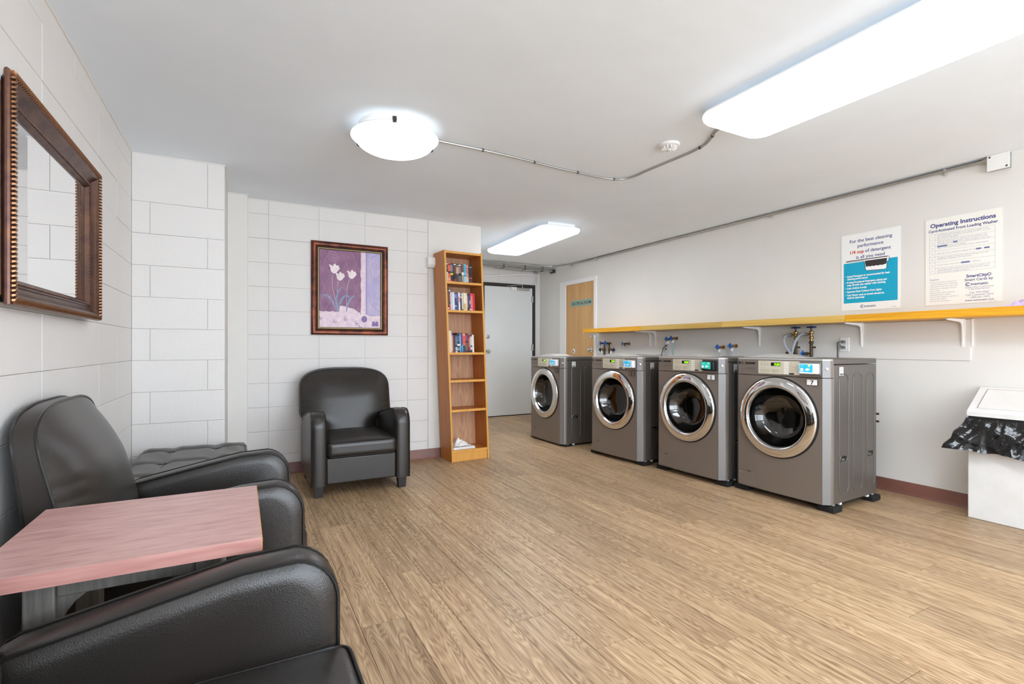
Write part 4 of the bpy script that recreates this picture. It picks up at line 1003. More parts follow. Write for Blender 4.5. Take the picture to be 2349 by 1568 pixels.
    fp = MB().prism(ol, 0.0, 0.002, Fm).build('filter_flap', 'washer_grey', t)
    MB().tube([Fm(u, v, 0.002) for u, v in ol], 0.0013, 5, closed=True).build('flap_rim', 'washer_light', fp)
    MB().lathe([(0, 0.004), (0.005, 0.003), (0.006, 0)], Fm(-0.288, 0.150, 0.002), ax, 12).build('flap_lock', 'satin_chrome', fp)
    MB().rbox(-0.0075, -0.006, 0.205, 0.235, BZ(0.161), BZ(0.166), 0.0005).build('finger_notch', 'black_plastic', fp)
    # side embossing, handles, sticker
    for s in (-1, 1):
        for k_, (d0, d1) in enumerate(((0.131, 0.250), (0.308, 0.432), (0.494, 0.596))):
            cl = [(u, s*(HS+0.0004), BZ(v)) for u, v in stadium((d0+d1)/2, 0.512, (d1-d0)/2, 0.402, 0.045 if k_ else 0.05, 6)]
            MB().tube(cl, 0.0028, 6, closed=True).build('side_rib', 'washer_side', t)
        for d in (0.183, 0.540):
            ol2 = stadium(d, 0.346, 0.040, 0.021, 0.018, 5)
            hd = MB().prism([(u, v) for u, v in ol2], 0.0, 0.0015, lambda u, v, h: (u, s*(HS+0.0003+h), BZ(v))).build('side_handle', 'black_plastic', t)
            MB().tube([(u, s*(HS+0.002), BZ(v)) for u, v in ol2], 0.004, 6, closed=True).build('handle_rim', 'washer_side', hd)
            MB().prism([(d-0.026, 0.336), (d+0.012, 0.336), (d+0.004, 0.346), (d-0.02, 0.348)], 0.0014, 0.006, lambda u, v, h: (u, s*(HS+h), BZ(v))).build('handle_lip', 'washer_light', hd)
    st = MB().rbox(0.135, 0.185, -HS-0.0008, -HS-0.0002, BZ(0.905), BZ(0.962), 0.0003).build('side_sticker', 'paper', t)
    for zz in (0.950, 0.940, 0.930): MB().box(0.140, 0.180, -HS-0.0011, -HS-0.0009, BZ(zz), BZ(zz+0.004)).build('sticker_print', 'grey_print', st, smooth=0)
    MB().box(0.140, 0.180, -HS-0.0011, -HS-0.0009, BZ(0.911), BZ(0.919)).build('sticker_print', 'black_print', st, smooth=0)
    # rear water inlets
    for zz in (0.615, 0.561): MB().cyl((0.628, -HS+0.03, BZ(zz)), (0.665, -HS+0.03, BZ(zz)), 0.012, 10).cyl((0.652, -HS+0.03, BZ(zz)), (0.652, -HS-0.006, BZ(zz)), 0.008, 8).build('water_inlet', 'old_brass', t)
    # plinth, feet
    MB().rbox(0.05, 0.60, -HS+0.02, HS-0.02, BZ(0.028) if zb > 0.03 else 0.004, BZ(0.051), 0.003).build('plinth', 'black_plastic', t)
    for u in (0.085, 0.60):
        for s in (-1, 1):
            hh_ = zb
            ft = MB().rbox(u-0.055, u+0.05, s*(HS-0.035)-0.055, s*(HS-0.035)+0.055, 0.0, hh_*0.8, 0.006).build('foot_pad', 'black_rubber', t)
            MB().cyl((u, s*(HS-0.02), hh_*0.8), (u, s*(HS-0.02), BZ(0.052)), 0.018, 12).build('foot_screw', 'steel', ft)
    for u in (0.16, 0.52): MB().rbox(u-0.012, u+0.012, -HS+0.002, -HS+0.02, BZ(0.036), BZ(0.051), 0.002).build('base_clip', 'white_plastic', t)
    # control plate
    def FM(h=0.0): return Flat((-0.0062, 0, BZ(0)), (0, -1, 0), (0, 0, 1))
    F = FM(); F.poly(stadium(0.012, 0.951, 0.152, 0.047, 0.004, 3), 0.0, 0.003); cpn = F.build('control_plate', 'panel_beige', t)
    F = FM(); F.rect(-0.042, 0.030, 0.962, 0.986, 0.0031, 0.001); dsp = F.build('display', 'display_black', cpn)
    F = FM(); F.text('PUSH', 0.028, 0.9655, 0.0215, 0.0043, 'RIGHT', 0.0008, 0.86); F.build('display_digits', 'display_green', cpn)
    F = FM()
    for i in range(6): F.poly(stadium(0.072, 0.9865-i*0.0152, 0.018, 0.0052, 0.002, 2), 0.0031, 0.0012)
    F.build('button_column', 'button_white', cpn)
    F = FM()
    F.text('SELECT CYCLE', -0.125, 0.988, 0.0075, 0.0032); F.text('INSTRUCTIONS', -0.125, 0.945, 0.0066, 0.0032)
    for i in range(3):
        for j in range(3): F.rect(-0.121+i*0.024, -0.109+i*0.024, 0.965+j*0.006, 0.967+j*0.006, 0.0032)
        F.line(stadium(-0.115+i*0.024, 0.972, 0.010, 0.011, 0.002, 2), 0.0004, 0.0032, True)
    for j in range(6): F.rect(-0.125, -0.045 - 0.01*(j % 2), 0.936-j*0.0045, 0.9375-j*0.0045, 0.0032); F.rect(-0.037, 0.027-0.012*(j % 3), 0.936-j*0.0045, 0.9375-j*0.0045, 0.0032)
    for i in range(5): F.text(('HEAVY', 'NORMAL', 'PERM PRESS', 'DELICATE', 'WOOL')[i], 0.093, 0.984-i*0.0152, 0.0066, 0.0032)
    F.line(stadium(0.145, 0.965, 0.012, 0.026, 0.002, 2), 0.0005, 0.0032, True); F.rect(0.141, 0.149, 0.968, 0.9695, 0.0032); F.rect(0.141, 0.149, 0.958, 0.9595, 0.0032)
    F.build('panel_lettering', 'panel_print', cpn)
    F = FM(); F.rect(0.092, 0.128, 0.9055, 0.9155, 0.0033); F.build('start_label', 'number_ink', cpn)
    F = FM()
    F.text('LG', -0.286, 0.971, 0.020, 0.0006, 'LEFT', 0.0004)
    F.poly([(-0.296+0.0085*math.cos(2*PI*i/20), 0.978+0.0085*math.sin(2*PI*i/20)) for i in range(20)], 0.0006)
    F.poly(stadium(-0.208, 0.9775, 0.041, 0.0065, 0.001, 2), 0.0006)
    F.text('Direct Drive', -0.235, 0.938, 0.010, 0.0006); F.line(stadium(-0.176, 0.9415, 0.007, 0.006, 0.001, 2), 0.0008, 0.0006, True)
    F.line([(-0.29, 0.931), (-0.168, 0.931)], 0.0007, 0.0006)
    F.build('brand_print', 'number_ink', t)
    F = FM(); F.text('Commercial Washer', -0.247, 0.9752, 0.0068, 0.0009); F.build('brand_strip_text', 'plate_grey', t)
    # card reader
    body = 'black_plastic' if reader == 'teal' else 'white_plastic'
    rd = MB().rbox(-0.050, -0.006, -0.302, -0.180, BZ(0.917), BZ(0.985), 0.007, 3).build('card_reader', body, t)
    MB().rbox(-0.016, -0.005, -0.310, -0.172, BZ(0.908), BZ(0.994), 0.004).build('reader_base', 'black_plastic' if reader == 'teal' else 'washer_light', rd)
    FR = lambda: Flat((-0.0502, 0, BZ(0)), (0, -1, 0), (0, 0, 1))
    F = FR(); F.poly(stadium(0.232, 0.953, 0.044, 0.028, 0.004, 3), 0.0, 0.0008); F.build('reader_screen', 'reader_teal' if reader == 'teal' else 'reader_blue', rd)
    F = FR(); F.text('0%d' % num if num == 7 else 'II', 0.262, 0.966, 0.016, 0.0012, 'RIGHT', 0.001); F.build('reader_digits', 'reader_yellow', rd)
    F = FR(); F.poly(stadium(0.205, 0.945, 0.010, 0.010, 0.003, 3), 0.0012)
    F.poly([(0.226, 0.944), (0.234, 0.953), (0.248, 0.956), (0.262, 0.944), (0.256, 0.942), (0.248, 0.948), (0.250, 0.938), (0.236, 0.938)], 0.0012)
    F.rect(0.194, 0.220, 0.969, 0.971, 0.0012); F.build('reader_print', 'white_print', rd)
    F = FR(); F.poly([(0.190, 0.919), (0.274, 0.919), (0.270, 0.927), (0.195, 0.931)], 0.0004, 0.004); F.build('card_slot_lip', body, rd)
    # key lock on the corner
    MB().lathe([(0.0, 0.006), (0.006, 0.006), (0.010, 0.004), (0.0115, 0)], (0.020, -HS+0.0195, BZ(0.950)), (-0.72, -0.69, 0), 16).build('key_lock', 'chrome', t)
    # number plate
    F = FM(); F.rect(0.212, 0.286, 0.838, 0.880, 0.0, 0.0018); npb = F.build('number_border', 'number_ink', t)
    F = FM(); F.rect(0.2145, 0.2835, 0.8405, 0.8775, 0.0019, 0.0003); F.build('number_plate', plate, npb)
    F = FM(); F.text(str(num), 0.249, 0.8445, 0.040, 0.0026, 'CENTER', 0.0010); F.build('number', 'number_ink', npb)
    return t
make_washer(7, 3.38, 2.28, R(2), 0.050, 'grey front loading washer with white number 7 plate beside the waste bin', 'paper', 'blue')
make_washer(5, 3.30, 3.04, R(2), 0.047, 'grey front loading washer numbered 5 with black card reader', 'paper', 'teal')
make_washer(3, 3.21, 3.88, R(4), 0.037, 'grey front loading washer numbered 3 with darker number plate', 'plate_grey', 'blue')
make_washer(1, 3.10, 4.97, 0.0, 0.022, 'grey front loading washer numbered 1 at the end of the row by the grey door', 'plate_grey', 'blue')

# ================================================================== SHELF, BRACKETS, BACKBOARD
bb = MB().rbox(XR-0.010, XR-0.0005, 1.537, 5.617, 1.005, 1.286, 0.002).build('backing_board', 'wall_paint'); tag(bb, 'painted board fixed to the wall behind the water valves', 'wall board')
b_ = bb.data
SX0, SZ0, SZ1 = XR-0.30, 1.289, 1.342
segs_ = [(4.42, 5.545, 'shelf_orange', 'orange oak shelf board at the electrical room door end of the shelf'),
         (3.315, 4.418, 'shelf_light', 'pale oak shelf board between the orange board by the door and the next pale one'),
         (2.19, 3.313, 'shelf_light', 'pale oak shelf board running over the crossed grey hoses'),
         (0.2, 2.188, 'shelf_orange', 'orange oak shelf board below the posters')]
for y0, y1, m_, lb in segs_:
    t = thing('shelf_board', lb, 'shelf', (XR, (y0+y1)/2, SZ0), 0, 'oak boards of the wall shelf'); h_ = (y1-y0)/2
    MB().rbox(-0.288, -0.0012, -h_, h_, 0.0, SZ1-SZ0, 0.0015, 1).build('board', m_, t)
    MB().rbox(-0.30, -0.288, -h_, h_, 0.0, SZ1-SZ0, 0.002, 1).build('front_lipping', m_, t)
def bracket(y, label, leg=0.185):
    t = thing('shelf_bracket', label, 'bracket', (XR-0.0105 if y < 5.6 else XR, y, SZ0-0.001), 0, 'white metal shelf brackets')
    MB().rbox(-0.24, 0, -0.013, 0.013, -0.004, 0, 0.001).build('arm_plate', 'white_paint', t)
    b = MB(); n = 8
    pf = [(-0.002, 0), (-0.235, 0), (-0.235, -0.006), (-0.05, -0.018), (-0.022, -0.03), (-0.014, -0.06), (-0.006, -leg), (-0.002, -leg)]
    MB().prism(pf, -0.003, 0.003, lambda u, v, h: (u, h, v-0.003)).build('web', 'white_paint', t)
    wv = [(-0.016, 0), (0.016, 0), (0.014, -0.06), (0.008, -leg), (-0.008, -leg), (-0.014, -0.06)]
    MB().prism(wv, -0.004, 0, lambda u, v, h: (h, u, v-0.003)).build('leg_plate', 'white_paint', t)
    for z in (-0.035, -leg+0.012): MB().lathe([(0, 0.003), (0.0035, 0.0022), (0.0045, 0)], (-0.004, 0.0, z-0.003), (-1, 0, 0), 8).build('screw', 'steel', t)
    return t
for y, lb in ((1.578, 'white shelf bracket below the operating instructions poster'), (2.217, 'white shelf bracket just beside the outlet above washer number 7'), (3.114, 'white shelf bracket between the hose taps and the crossed hoses'),
              (4.486, 'white shelf bracket of the close pair, the one beside the outlet'), (4.573, 'white shelf bracket of the close pair, the one beside the bare spigot'), (5.597, 'white shelf bracket next to the electrical room door casing')):
    bracket(y, lb)
# white conduit strip at the end of the board
tag(MB().rbox(XR-0.010, XR, 1.524, 1.536, 1.10, 1.287, 0.003).build('cable_cover', 'white_paint'), 'narrow white vertical strip at the end of the backing board', 'strip')

# ------------------------------------------------------------------ valves, hoses, outlets
WX = XR-0.010
def wheel(b, o, ax, r=0.026):
    """lobed hand wheel"""
    ax = Vector(ax).normalized(); u = ax.cross(Vector((0, 0, 1)))
    if u.length < 1e-3: u = Vector((1, 0, 0))
    u.normalize(); w_ = ax.cross(u); o = Vector(o); ring = []
    for i in range(40):
        a = 2*PI*i/40; rr = r*(0.80+0.22*math.cos(4*a)); ring.append(o+(u*math.cos(a)+w_*math.sin(a))*rr)
    b.tube(ring, r*0.17, 6, closed=True)
    for i in range(4):
        a = PI/2*i; b.tube([o, o+(u*math.cos(a)+w_*math.sin(a))*r], r*0.17, 6)
    b.lathe([(0, r*0.3), (r*0.34, r*0.28), (r*0.36, -r*0.3), (0, -r*0.3)], o, ax, 12)
    return b
def spigot(y, z, label, hose=None, group='blue handled hose taps', ang=0.0, nipple='brass', hz=0.0, hmat='hose_grey', lean=(0, 0)):
    """tap standing out of the wall with a blue wheel facing the room"""
    t = thing('water_tap', label, 'tap', (WX, y, z), 0, group)
    d = Vector((-1, ang, 0)).normalized()
    MB().lathe([(0.020, 0), (0.019, 0.003), (0.009, 0.004), (0.009, 0.03), (0.013, 0.031), (0.013, 0.05), (0.010, 0.052), (0.010, 0.07), (0.006, 0.072), (0.006, 0.085)], (0, 0, 0), d, 14).build('body', nipple, t)
    p = d*0.055
    MB().tube([p, p+Vector((-0.004, 0, -0.012)), p+Vector((-0.006, 0, -0.03))], 0.009, 10).build('outlet_spout', nipple, t)
    wheel(MB(), d*0.09, d, 0.024).build('hand_wheel', 'valve_blue', t)
    if hose:
        q = p+Vector((-0.006, 0, -0.022))
        MB().lathe([(0.011, 0), (0.0125, -0.002), (0.0125, -0.022), (0.010, -0.03)], q, (0, 0, 1), 12).build('hose_coupling', 'white_plastic', t)
        e = q+Vector((lean[0], lean[1], -hose))
        MB().tube(catm([q+Vector((0, 0, -0.025)), q.lerp(e, 0.35)+Vector((0, 0, 0)), q.lerp(e, 0.7), e], 6), 0.0085, 10).build('hose', hmat, t)
    return t
spigot(3.523, 1.098, 'blue handled tap with white hose, the lower of the pair above washer number 5', 0.22)
spigot(3.373, 1.110, 'blue handled tap with white hose, the higher of the pair above washer number 5', 0.24)
spigot(4.223, 1.190, 'blue handled tap with clear hose nearest the outlet above washer number 3', 0.32, lean=(0, 0.03), hmat='hose_grey')
spigot(4.151, 1.198, 'blue handled tap with greenish hose above washer number 3', 0.34, hmat='hose_green')
spigot(4.946, 1.142, 'bare blue handled spigot alone on the wall', None, ang=0.5, nipple='old_brass')
# the old manifold near the electrical room door
def riser(y, side, label):
    t = thing('valve_riser', label, 'valve', (WX, y, 0.98), 0, 'old brass valve risers')
    MB().cyl((-0.025, 0, -0.2), (-0.025, 0, 0.175), 0.010, 12).lathe([(0.013, 0.06), (0.015, 0.065), (0.015, 0.10), (0.013, 0.105)], (-0.025, 0, 0), (0, 0, 1), 12).cyl((0, 0, 0.17), (-0.05, 0, 0.17), 0.010, 10).build('pipe', 'old_brass', t)
    MB().lathe([(0.008, 0.02), (0.012, 0.022), (0.012, 0.045), (0.006, 0.047), (0.006, 0.065)], (-0.025, 0, 0.17), (-1, 0, 0), 12).build('upper_body', 'old_brass', t)
    wheel(MB(), (-0.095, 0, 0.17), (-1, side*0.4, 0), 0.026).build('upper_wheel', 'valve_blue', t)
    MB().lathe([(0.010, 0.0), (0.010, 0.02), (0.015, 0.022), (0.016, 0.05), (0.010, 0.055), (0.006, 0.057), (0.006, 0.085)], (-0.025, 0, 0.083), (0, side, 0), 12).build('side_body', 'brass', t)
    wheel(MB(), (-0.025, side*0.09, 0.083), (0, side, 0), 0.024).build('side_wheel', 'valve_navy', t)
    MB().lathe([(0.010, 0), (0.013, -0.002), (0.013, -0.03), (0.010, -0.05)], (-0.03, side*0.045, 0.07), (0, 0, 1), 12).cyl((-0.03, side*0.045, 0.03), (-0.03, side*0.045, -0.15), 0.009, 10).build('hose_end', 'white_plastic', t)
riser(5.415, 1, 'brass valve riser nearest the electrical room door')
riser(5.315, -1, 'brass valve riser between the door side riser and the bare spigot')
# two standing valves with crossing grey hoses above washer 7
def stand(y, label, hose, low, tee):
    t = thing('standing_valve', label, 'valve', (WX, y, 0.98), 0, 'standing valves with crossed hoses')
    MB().cyl((-0.045, 0, -0.25), (-0.045, 0, 0.16), 0.013, 12).lathe([(0.017, 0.145), (0.019, 0.15), (0.019, 0.165), (0.015, 0.17)], (-0.045, 0, 0), (0, 0, 1), 8).build('pipe', 'old_brass', t)
    MB().lathe([(0.014, 0.165), (0.014, 0.185), (0.018, 0.19), (0.018, 0.205), (0.012, 0.21), (0.012, 0.23), (0.019, 0.236), (0.019, 0.25), (0.010, 0.256), (0.007, 0.262), (0.007, 0.285)], (-0.045, 0, 0), (0, 0, 1), 12).build('valve_body', 'brass', t)
    wheel(MB(), (-0.045, 0, 0.288), (0, 0, 1), 0.036).build('hand_wheel', 'valve_navy', t)
    MB().cyl((-0.045, 0.0, 0.222), (-0.045, 0.04, 0.226), 0.011, 10).lathe([(0.010, 0.03), (0.014, 0.032), (0.014, 0.05), (0.009, 0.052)], (-0.045, 0, 0.222), (-0.1, 1, 0.08), 12).build('hose_coupling', 'satin_chrome', t)
    MB().tube(catm(hose, 8), 0.0105, 10).build('hose', 'hose_grey', t)
    MB().cyl((-0.045, 0, 0.062), (-0.045, low*0.05, 0.062), 0.010, 10).lathe([(0.012, 0.03), (0.014, 0.032), (0.014, 0.05), (0.006, 0.052), (0.006, 0.065)], (-0.045, 0, 0.062), (0, low, 0), 12).build('low_body', 'old_brass', t)
    wheel(MB(), (-0.045, low*0.075, 0.062), (0, low, 0), 0.024).build('low_wheel', tee, t)
    MB().cyl((-0.045, 0, 0.115), (-0.045, -0.03, 0.115), 0.007, 8).lathe([(0, 0.008), (0.008, 0.006), (0.009, 0)], (-0.045, -0.03, 0.115), (0, -1, 0), 8).build('drain_cock', 'old_brass', t)
stand(2.730, 'standing brass valve with navy wheel, its hose looping towards the row of washers', [(-0.05, 0.05, 0.228), (-0.05, 0.085, 0.22), (-0.065, 0.095, 0.19), (-0.09, 0.07, 0.13), (-0.105, 0.0, 0.05), (-0.125, -0.07, -0.02), (-0.14, -0.1, -0.1)], 1, 'old_brass')
stand(2.592, 'standing brass valve with navy wheel and blue side wheel beside the outlet', [(-0.05, 0.05, 0.228), (-0.06, 0.085, 0.225), (-0.073, 0.122, 0.17), (-0.074, 0.150, 0.08), (-0.074, 0.160, 0.0), (-0.074, 0.160, -0.1)], 1, 'valve_blue')
def outlet(y, z, label, cordpts):
    t = thing('wall_outlet', label, 'outlet', (WX, y, z), 0, 'white outlets above the washers')
    MB().rbox(-0.006, 0, -0.036, 0.036, -0.058, 0.058, 0.003).build('cover_plate', 'white_plastic', t)
    for i, dz in enumerate((0.022, -0.022)):
        MB().rbox(-0.008, -0.006, -0.017, 0.017, dz-0.014, dz+0.014, 0.004).build('socket', 'white_plastic', t)
        pg = MB().rbox(-0.034, -0.008, -0.013, 0.013, dz-0.011, dz+0.011, 0.004).build('plug', 'cord_grey', t)
        MB().tube(catm([(-0.03, 0.008, dz)] + [(a+i*0.008, b+i*0.012, c_) for a, b, c_ in cordpts], 6), 0.0035, 7).build('cord', 'cord_grey', pg)
    MB().lathe([(0, 0.002), (0.003, 0.0015), (0.004, 0)], (-0.006, 0, 0), (-1, 0, 0), 8).build('screw', 'steel', t)
outlet(2.344, 1.118, 'white wall outlet with two grey plugs beside the crossed grey hoses', [(-0.035, 0.03, 0.02), (-0.035, 0.032, -0.05), (-0.04, 0.03, -0.2)])
outlet(4.284, 1.095, 'white wall outlet with two grey plugs beside the tap with the clear hose', [(-0.03, 0.035, 0.0), (-0.03, 0.06, -0.05), (-0.035, 0.085, -0.15)])

# lilac cloth on the shelf
def cloth(u, v):
    n1 = noise.noise(Vector((u*4.2, v*3.5, 7.7))); n2 = noise.noise(Vector((u*9, v*8, 2.2)))
    e = min(1, 6*u, 6*(1-u), 6*v, 6*(1-v))
    return (-0.10+0.16*v+0.01*n2, 0.20*(0.5-u)+0.012*n1, 0.002 + e*(0.024+0.02*n1+0.010*n2) + 0.012*abs(math.sin(14*u+6*v))*e)
lc = MB().grid(44, 34, cloth).build('lilac_cloth', 'lilac_cloth', smooth=70); lc.location = (4.20, 1.20, SZ1)
tag(lc, 'crumpled lilac cloth lying on the orange shelf under the instructions poster', 'cloth')

# ================================================================== POSTERS
def poster(y_left, z0, wd, ht, name, label, m_):
    t = thing(name, label, 'poster', (XR-0.0005, y_left, z0))
    F = Flat((0, 0, 0), (0, -1, 0), (0, 0, 1)); F.rect(0, wd, 0, ht, 0.0005, 0.0025); F.build('sheet', m_, t)
    return t, (lambda: Flat((-0.003, 0, 0), (0, -1, 0), (0, 0, 1)))
def logo(F, u, v, s, h):
    """ring mark followed by the name"""
    F.line([(u+s*0.55*math.cos(a), v+s*0.36+s*0.55*math.sin(a)) for a in [R(q) for q in range(40, 330, 15)]], [s*0.10+s*0.14*math.sin(PI*i/19) for i in range(20)], h)
    F.line([(u+s*0.08+s*0.3*math.cos(a), v+s*0.36+s*0.3*math.sin(a)) for a in [R(q) for q in range(20, 340, 20)]], s*0.10, h)
    F.text('inamatic', u+s*0.62, v, s*1.15, h, 'LEFT', s*0.02, 1.12)
p1, FN = poster(2.3733, 1.393, 0.4205, 0.615, 'detergent_poster', 'white and teal poster about detergent amount above the pale shelf', 'paper')
F = FN(); F.rect(0.018, 0.404, 0.060, 0.385, 0.0003); F.build('teal_panel', 'teal_print', p1)
for s_, u_, v_, al in (('For the best cleaning', 0.215, 0.545, 'CENTER'), ('performance', 0.215, 0.503, 'CENTER'), ('of detergent', 0.178, 0.456, 'LEFT'), ('is all you need', 0.215, 0.413, 'CENTER')):
    F = FN(); F.text(s_, u_, v_, 0.036, 0.0006, al, 0.0004); F.build('heading_line', 'navy_print', p1)
F = FN(); logo(F, 0.158, 0.022, 0.020, 0.0006); F.build('logo', 'navy_print', p1)
F = FN(); F.text('F-100 09/04', 0.362, 0.010, 0.007, 0.0006); F.build('small_print', 'navy_print', p1)
F = FN(); F.text('1/4 cup', 0.170, 0.456, 0.036, 0.0006, 'RIGHT', 0.001); F.text('1/4 cup', 0.255, 0.300, 0.012, 0.0016, 'CENTER'); F.build('red_lettering', 'red_print', p1)
F = FN(); F.poly([(0.035, 0.404), (0.036, 0.398), (0.17, 0.391), (0.178, 0.374), (0.184, 0.318), (0.192, 0.311), (0.318, 0.305), (0.328, 0.312), (0.331, 0.360), (0.342, 0.368), (0.345, 0.402), (0.338, 0.405)], 0.0006); F.build('scoop_outline', 'white_print', p1)
F = FN(); F.poly([(0.040, 0.404), (0.338, 0.404), (0.338, 0.397), (0.040, 0.398)], 0.0009); F.poly([(0.176, 0.388), (0.334, 0.388), (0.328, 0.345)] + [(0.328-0.014*i, 0.338+0.004*(i % 2)) for i in range(1, 10)] + [(0.186, 0.338)], 0.0009); F.line([(0.032, 0.401), (0.036, 0.396), (0.168, 0.390), (0.182, 0.318), (0.192, 0.310), (0.320, 0.304), (0.331, 0.314), (0.333, 0.362), (0.345, 0.370), (0.347, 0.404)], 0.003, 0.0008); F.build('scoop', 'black_print', p1)
F = FN()
bl = [('•', 0.276), ('Liquid Detergent is recommended for best', 0.276), ('cleaning performance', 0.255), ('If using Powdered Detergent, please put', 0.227), ('soap directly into washer with clothing', 0.206), ('Load clothes loosely', 0.180), ('Separate Dark Colours from Lights', 0.152), ("'Lint Givers' such as towels should be", 0.124), ('washed separately', 0.103)]
for s_, v in bl[1:]: F.text(s_, 0.044, v-0.006, 0.0205, 0.0006, 'LEFT', 0.0007, 0.86)
for v in (0.276, 0.227, 0.180, 0.152, 0.124): F.poly([(0.034+0.0032*math.cos(2*PI*i/10), v+0.0005+0.0032*math.sin(2*PI*i/10)) for i in range(10)], 0.0006)
F.build('bullet_text', 'white_print', p1)
F = FN(); F.rect(0.044, 0.256, 0.2145, 0.2165, 0.0008); F.build('underline', 'navy_print', p1)

p2, FN = poster(1.7948, 1.395, 0.4155, 0.613, 'instruction_poster', 'white poster with numbered operating instructions for the washers above the orange shelf', 'paper_cream')
for s_, u_, v_, z_, bo, sx_ in (('Operating Instructions', 0.208, 0.553, 0.039, 0.0012, 1), ('Card-Activated Front Loading Washer', 0.208, 0.519, 0.0262, 0.0006, 0.92), ('SmartCity®', 0.298, 0.176, 0.027, 0.0008, 1), ('Smart Cards by', 0.298, 0.151, 0.0235, 0.0004, 1)):
    F = FN(); F.text(s_, u_, v_, z_, 0.0004, 'CENTER', bo, sx_); F.build('heading_line', 'navy_print', p2)
F = FN(); logo(F, 0.243, 0.121, 0.0215, 0.0004); F.build('logo', 'navy_print', p2)
F = FN()
F.text("Canada's Most Trusted Name", 0.300, 0.103, 0.0125, 0.0004, 'CENTER'); F.text('in Apartment Services', 0.300, 0.091, 0.0125, 0.0004, 'CENTER')
F.text('Can We Help?', 0.302, 0.066, 0.0175, 0.0004, 'CENTER'); F.text('Call Customer Care', 0.302, 0.050, 0.0175, 0.0004, 'CENTER'); F.text('1-800-561-1972', 0.302, 0.033, 0.0165, 0.0004, 'CENTER'); F.text('www.coinamatic.com', 0.302, 0.014, 0.0175, 0.0004, 'CENTER', 0.0003)
F.text('Caution:', 0.026, 0.176, 0.0165, 0.0004)
for i in range(7): F.text(str(i+1), 0.042, 0.479-i*0.0402, 0.0135, 0.0004, 'CENTER')
F.build('small_lettering', 'navy_soft', p2)
F = FN(); g0, g1, gt = 0.026, 0.382, 0.505
rows_ = [gt-i*0.0402 for i in range(8)]
for v in rows_: F.rect(g0, g1, v-0.0005, v+0.0005, 0.0004)
for u in (g0, 0.058, g1): F.rect(u-0.0005, u+0.0005, rows_[-1], gt, 0.0005)
tx = [['Load Washer. Add detergent to the dispenser located on the', 'top of the washer. To prevent oversudsing, DO NOT use more', 'than 1/4 Cup of detergent.'],
      ['Fully insert your SmartCity card into the slot located on the', 'right side of the washer console. Leave your card in the slot.', 'The display will read         then the value available on your card.'],
      ['              will appear on the display.', 'Select a cycle by pressing one of the six fabric setting buttons.'],
      ['', 'After the cycle is selected, the display will read          or'],
      ['The display will then indicate the value remaining on the card', 'and the time remaining on the wash cycle.'],
      ['', 'Do not remove your card until              is displayed.'],
      ['To purchase a SuperCycle (extra wash and rinse time) for your', 'heavily soiled items, re-insert your card within the first minute', 'and re-select fabric settings as in Step 3.']]
for i, L in enumerate(tx):
    for j, s_ in enumerate(L):
        if s_: F.text(s_, 0.070, rows_[i]-0.013-j*0.0112, 0.0112, 0.0004)
ct = ["• Do not exceed the manufacturer's", '  recommended amount of detergent.', '• The washers fill to the proper level.', '• Extra water or detergent may give', '  poor results.', '• Do not wash articles containing', '  flammable fluids or rubber.', '• Do not allow children to operate or', '  play near the washer.', '• Do not sit on the washer.']
for i, s_ in enumerate(ct): F.text(s_, 0.024, 0.158-i*0.0148, 0.0108, 0.0004)
F.text('F-100-W 04/04', 0.352, 0.004, 0.006, 0.0004)
F.build('table_lettering', 'grey_print', p2)
F = FN()
for u0, u1, i, j in ((0.162, 0.186, 1, 2), (0.070, 0.128, 2, 0), (0.285, 0.312, 3, 1), (0.327, 0.355, 3, 1), (0.205, 0.252, 5, 1)):
    v = rows_[i]-0.013-j*0.0112; F.rect(u0, u1, v-0.002, v+0.0085, 0.0007)
F.build('word_boxes', 'navy_soft', p2)

# ================================================================== WASTE BIN
wb_ = thing('waste_bin', 'white swing top waste bin with a black liner hanging over its rim', 'bin', (4.13, 1.474, 0))
BW, BDp = 0.44, 0.213
MB().rbox(0.0, BDp, -BW, 0, 0, 0.60, 0.006).build('body', 'bin_white', wb_)
MB().rbox(0.002, BDp-0.002, -BW+0.002, -0.002, 0.60, 0.655, 0.003).build('collar', 'black_plastic', wb_)
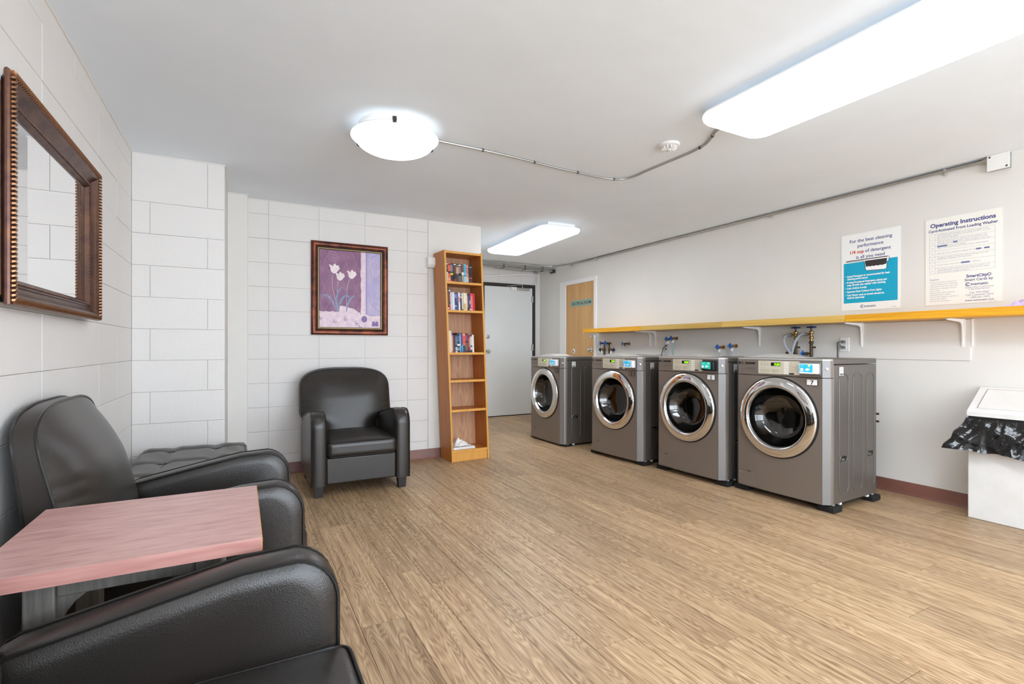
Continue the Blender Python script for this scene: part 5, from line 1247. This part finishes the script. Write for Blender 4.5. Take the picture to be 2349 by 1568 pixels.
# lid: low front skirt, top sloping up to the back
lidp = [(-0.003, 0.655), (-0.003, 0.682), (0.003, 0.690), (BDp-0.012, 0.832), (BDp+0.002, 0.832), (BDp+0.002, 0.655)]
MB().prism(lidp, -BW-0.003, 0.003, lambda u, v, h: (u, h, v)).build('lid', 'bin_white', wb_)
sl = Vector((BDp-0.015, 0, 0.142)).normalized(); nn = Vector((-sl.z, 0, sl.x))
def onlid(u, v, h): return Vector((0.003, 0, 0.690)) + sl*u + Vector((0, v, 0)) + nn*h
MB().prism(stadium(0.125, -BW/2, 0.098, BW/2-0.038, 0.006, 3), 0.0002, 0.0012, onlid).build('flap_gap', 'black_plastic', wb_)
MB().prism(stadium(0.122, -BW/2, 0.096, BW/2-0.042, 0.006, 3), 0.0012, 0.004, onlid).build('swing_flap', 'bin_white', wb_)
# liner: skirt gathered round the collar and flaring over the rim
def liner(u, v):
    per = [(BDp-0.002, 0.004), (0.0, 0.004), (0.0, -BW-0.004), (BDp-0.002, -BW-0.004)]
    L = [BDp-0.002, BW+0.008, BDp-0.002]; tot = sum(L); s_ = u*tot; i = 0
    while i < 2 and s_ > L[i]: s_ -= L[i]; i += 1
    q = s_/L[i]; a, b = per[i], per[i+1]
    x_, y_ = a[0]+(b[0]-a[0])*q, a[1]+(b[1]-a[1])*q
    n1 = noise.noise(Vector((u*15, v*2.0, 0.3))); n2 = noise.noise(Vector((u*34, v*5, 5.5))); n3 = noise.noise(Vector((u*6, 0.2, 9.1)))
    n4 = 1-abs(noise.noise(Vector((u*17+v*1.2, v*0.9, 3.3))))*2; n5 = 1-abs(noise.noise(Vector((u*7-v*1.5, v*1.8, 8.8))))*2
    out = 0.004 + 0.070*v**1.1*(1+0.5*n3) + v*0.018*n1 + min(1, v*2.5)*(0.010*n4+0.012*n5) + v*0.008*n2
    if i == 0: dx, dy = -0.3*q, 0.9
    elif i == 1: dx, dy = -1.0, 0.75*(max(0, 1-q*4)**1.5 - max(0, (q-0.75)*4)**1.5)
    else: dx, dy = -0.3*(1-q), -0.9
    z_ = 0.640 - 0.185*v*(1+0.12*n3) + 0.012*n1*v - 0.03*v*math.sin(PI*min(1, max(0, q)))*(1 if i == 1 else 0.2)
    if i == 0: z_ += 0.02*v*(1-q); out *= 0.35+0.65*q
    return (x_ + dx*out*(0.9 if i == 1 else 1), y_ + dy*out*1.2, z_)
lnm = MB().grid(220, 22, liner)
ln = lnm.build('bin_liner', 'bag_black', wb_, smooth=50)
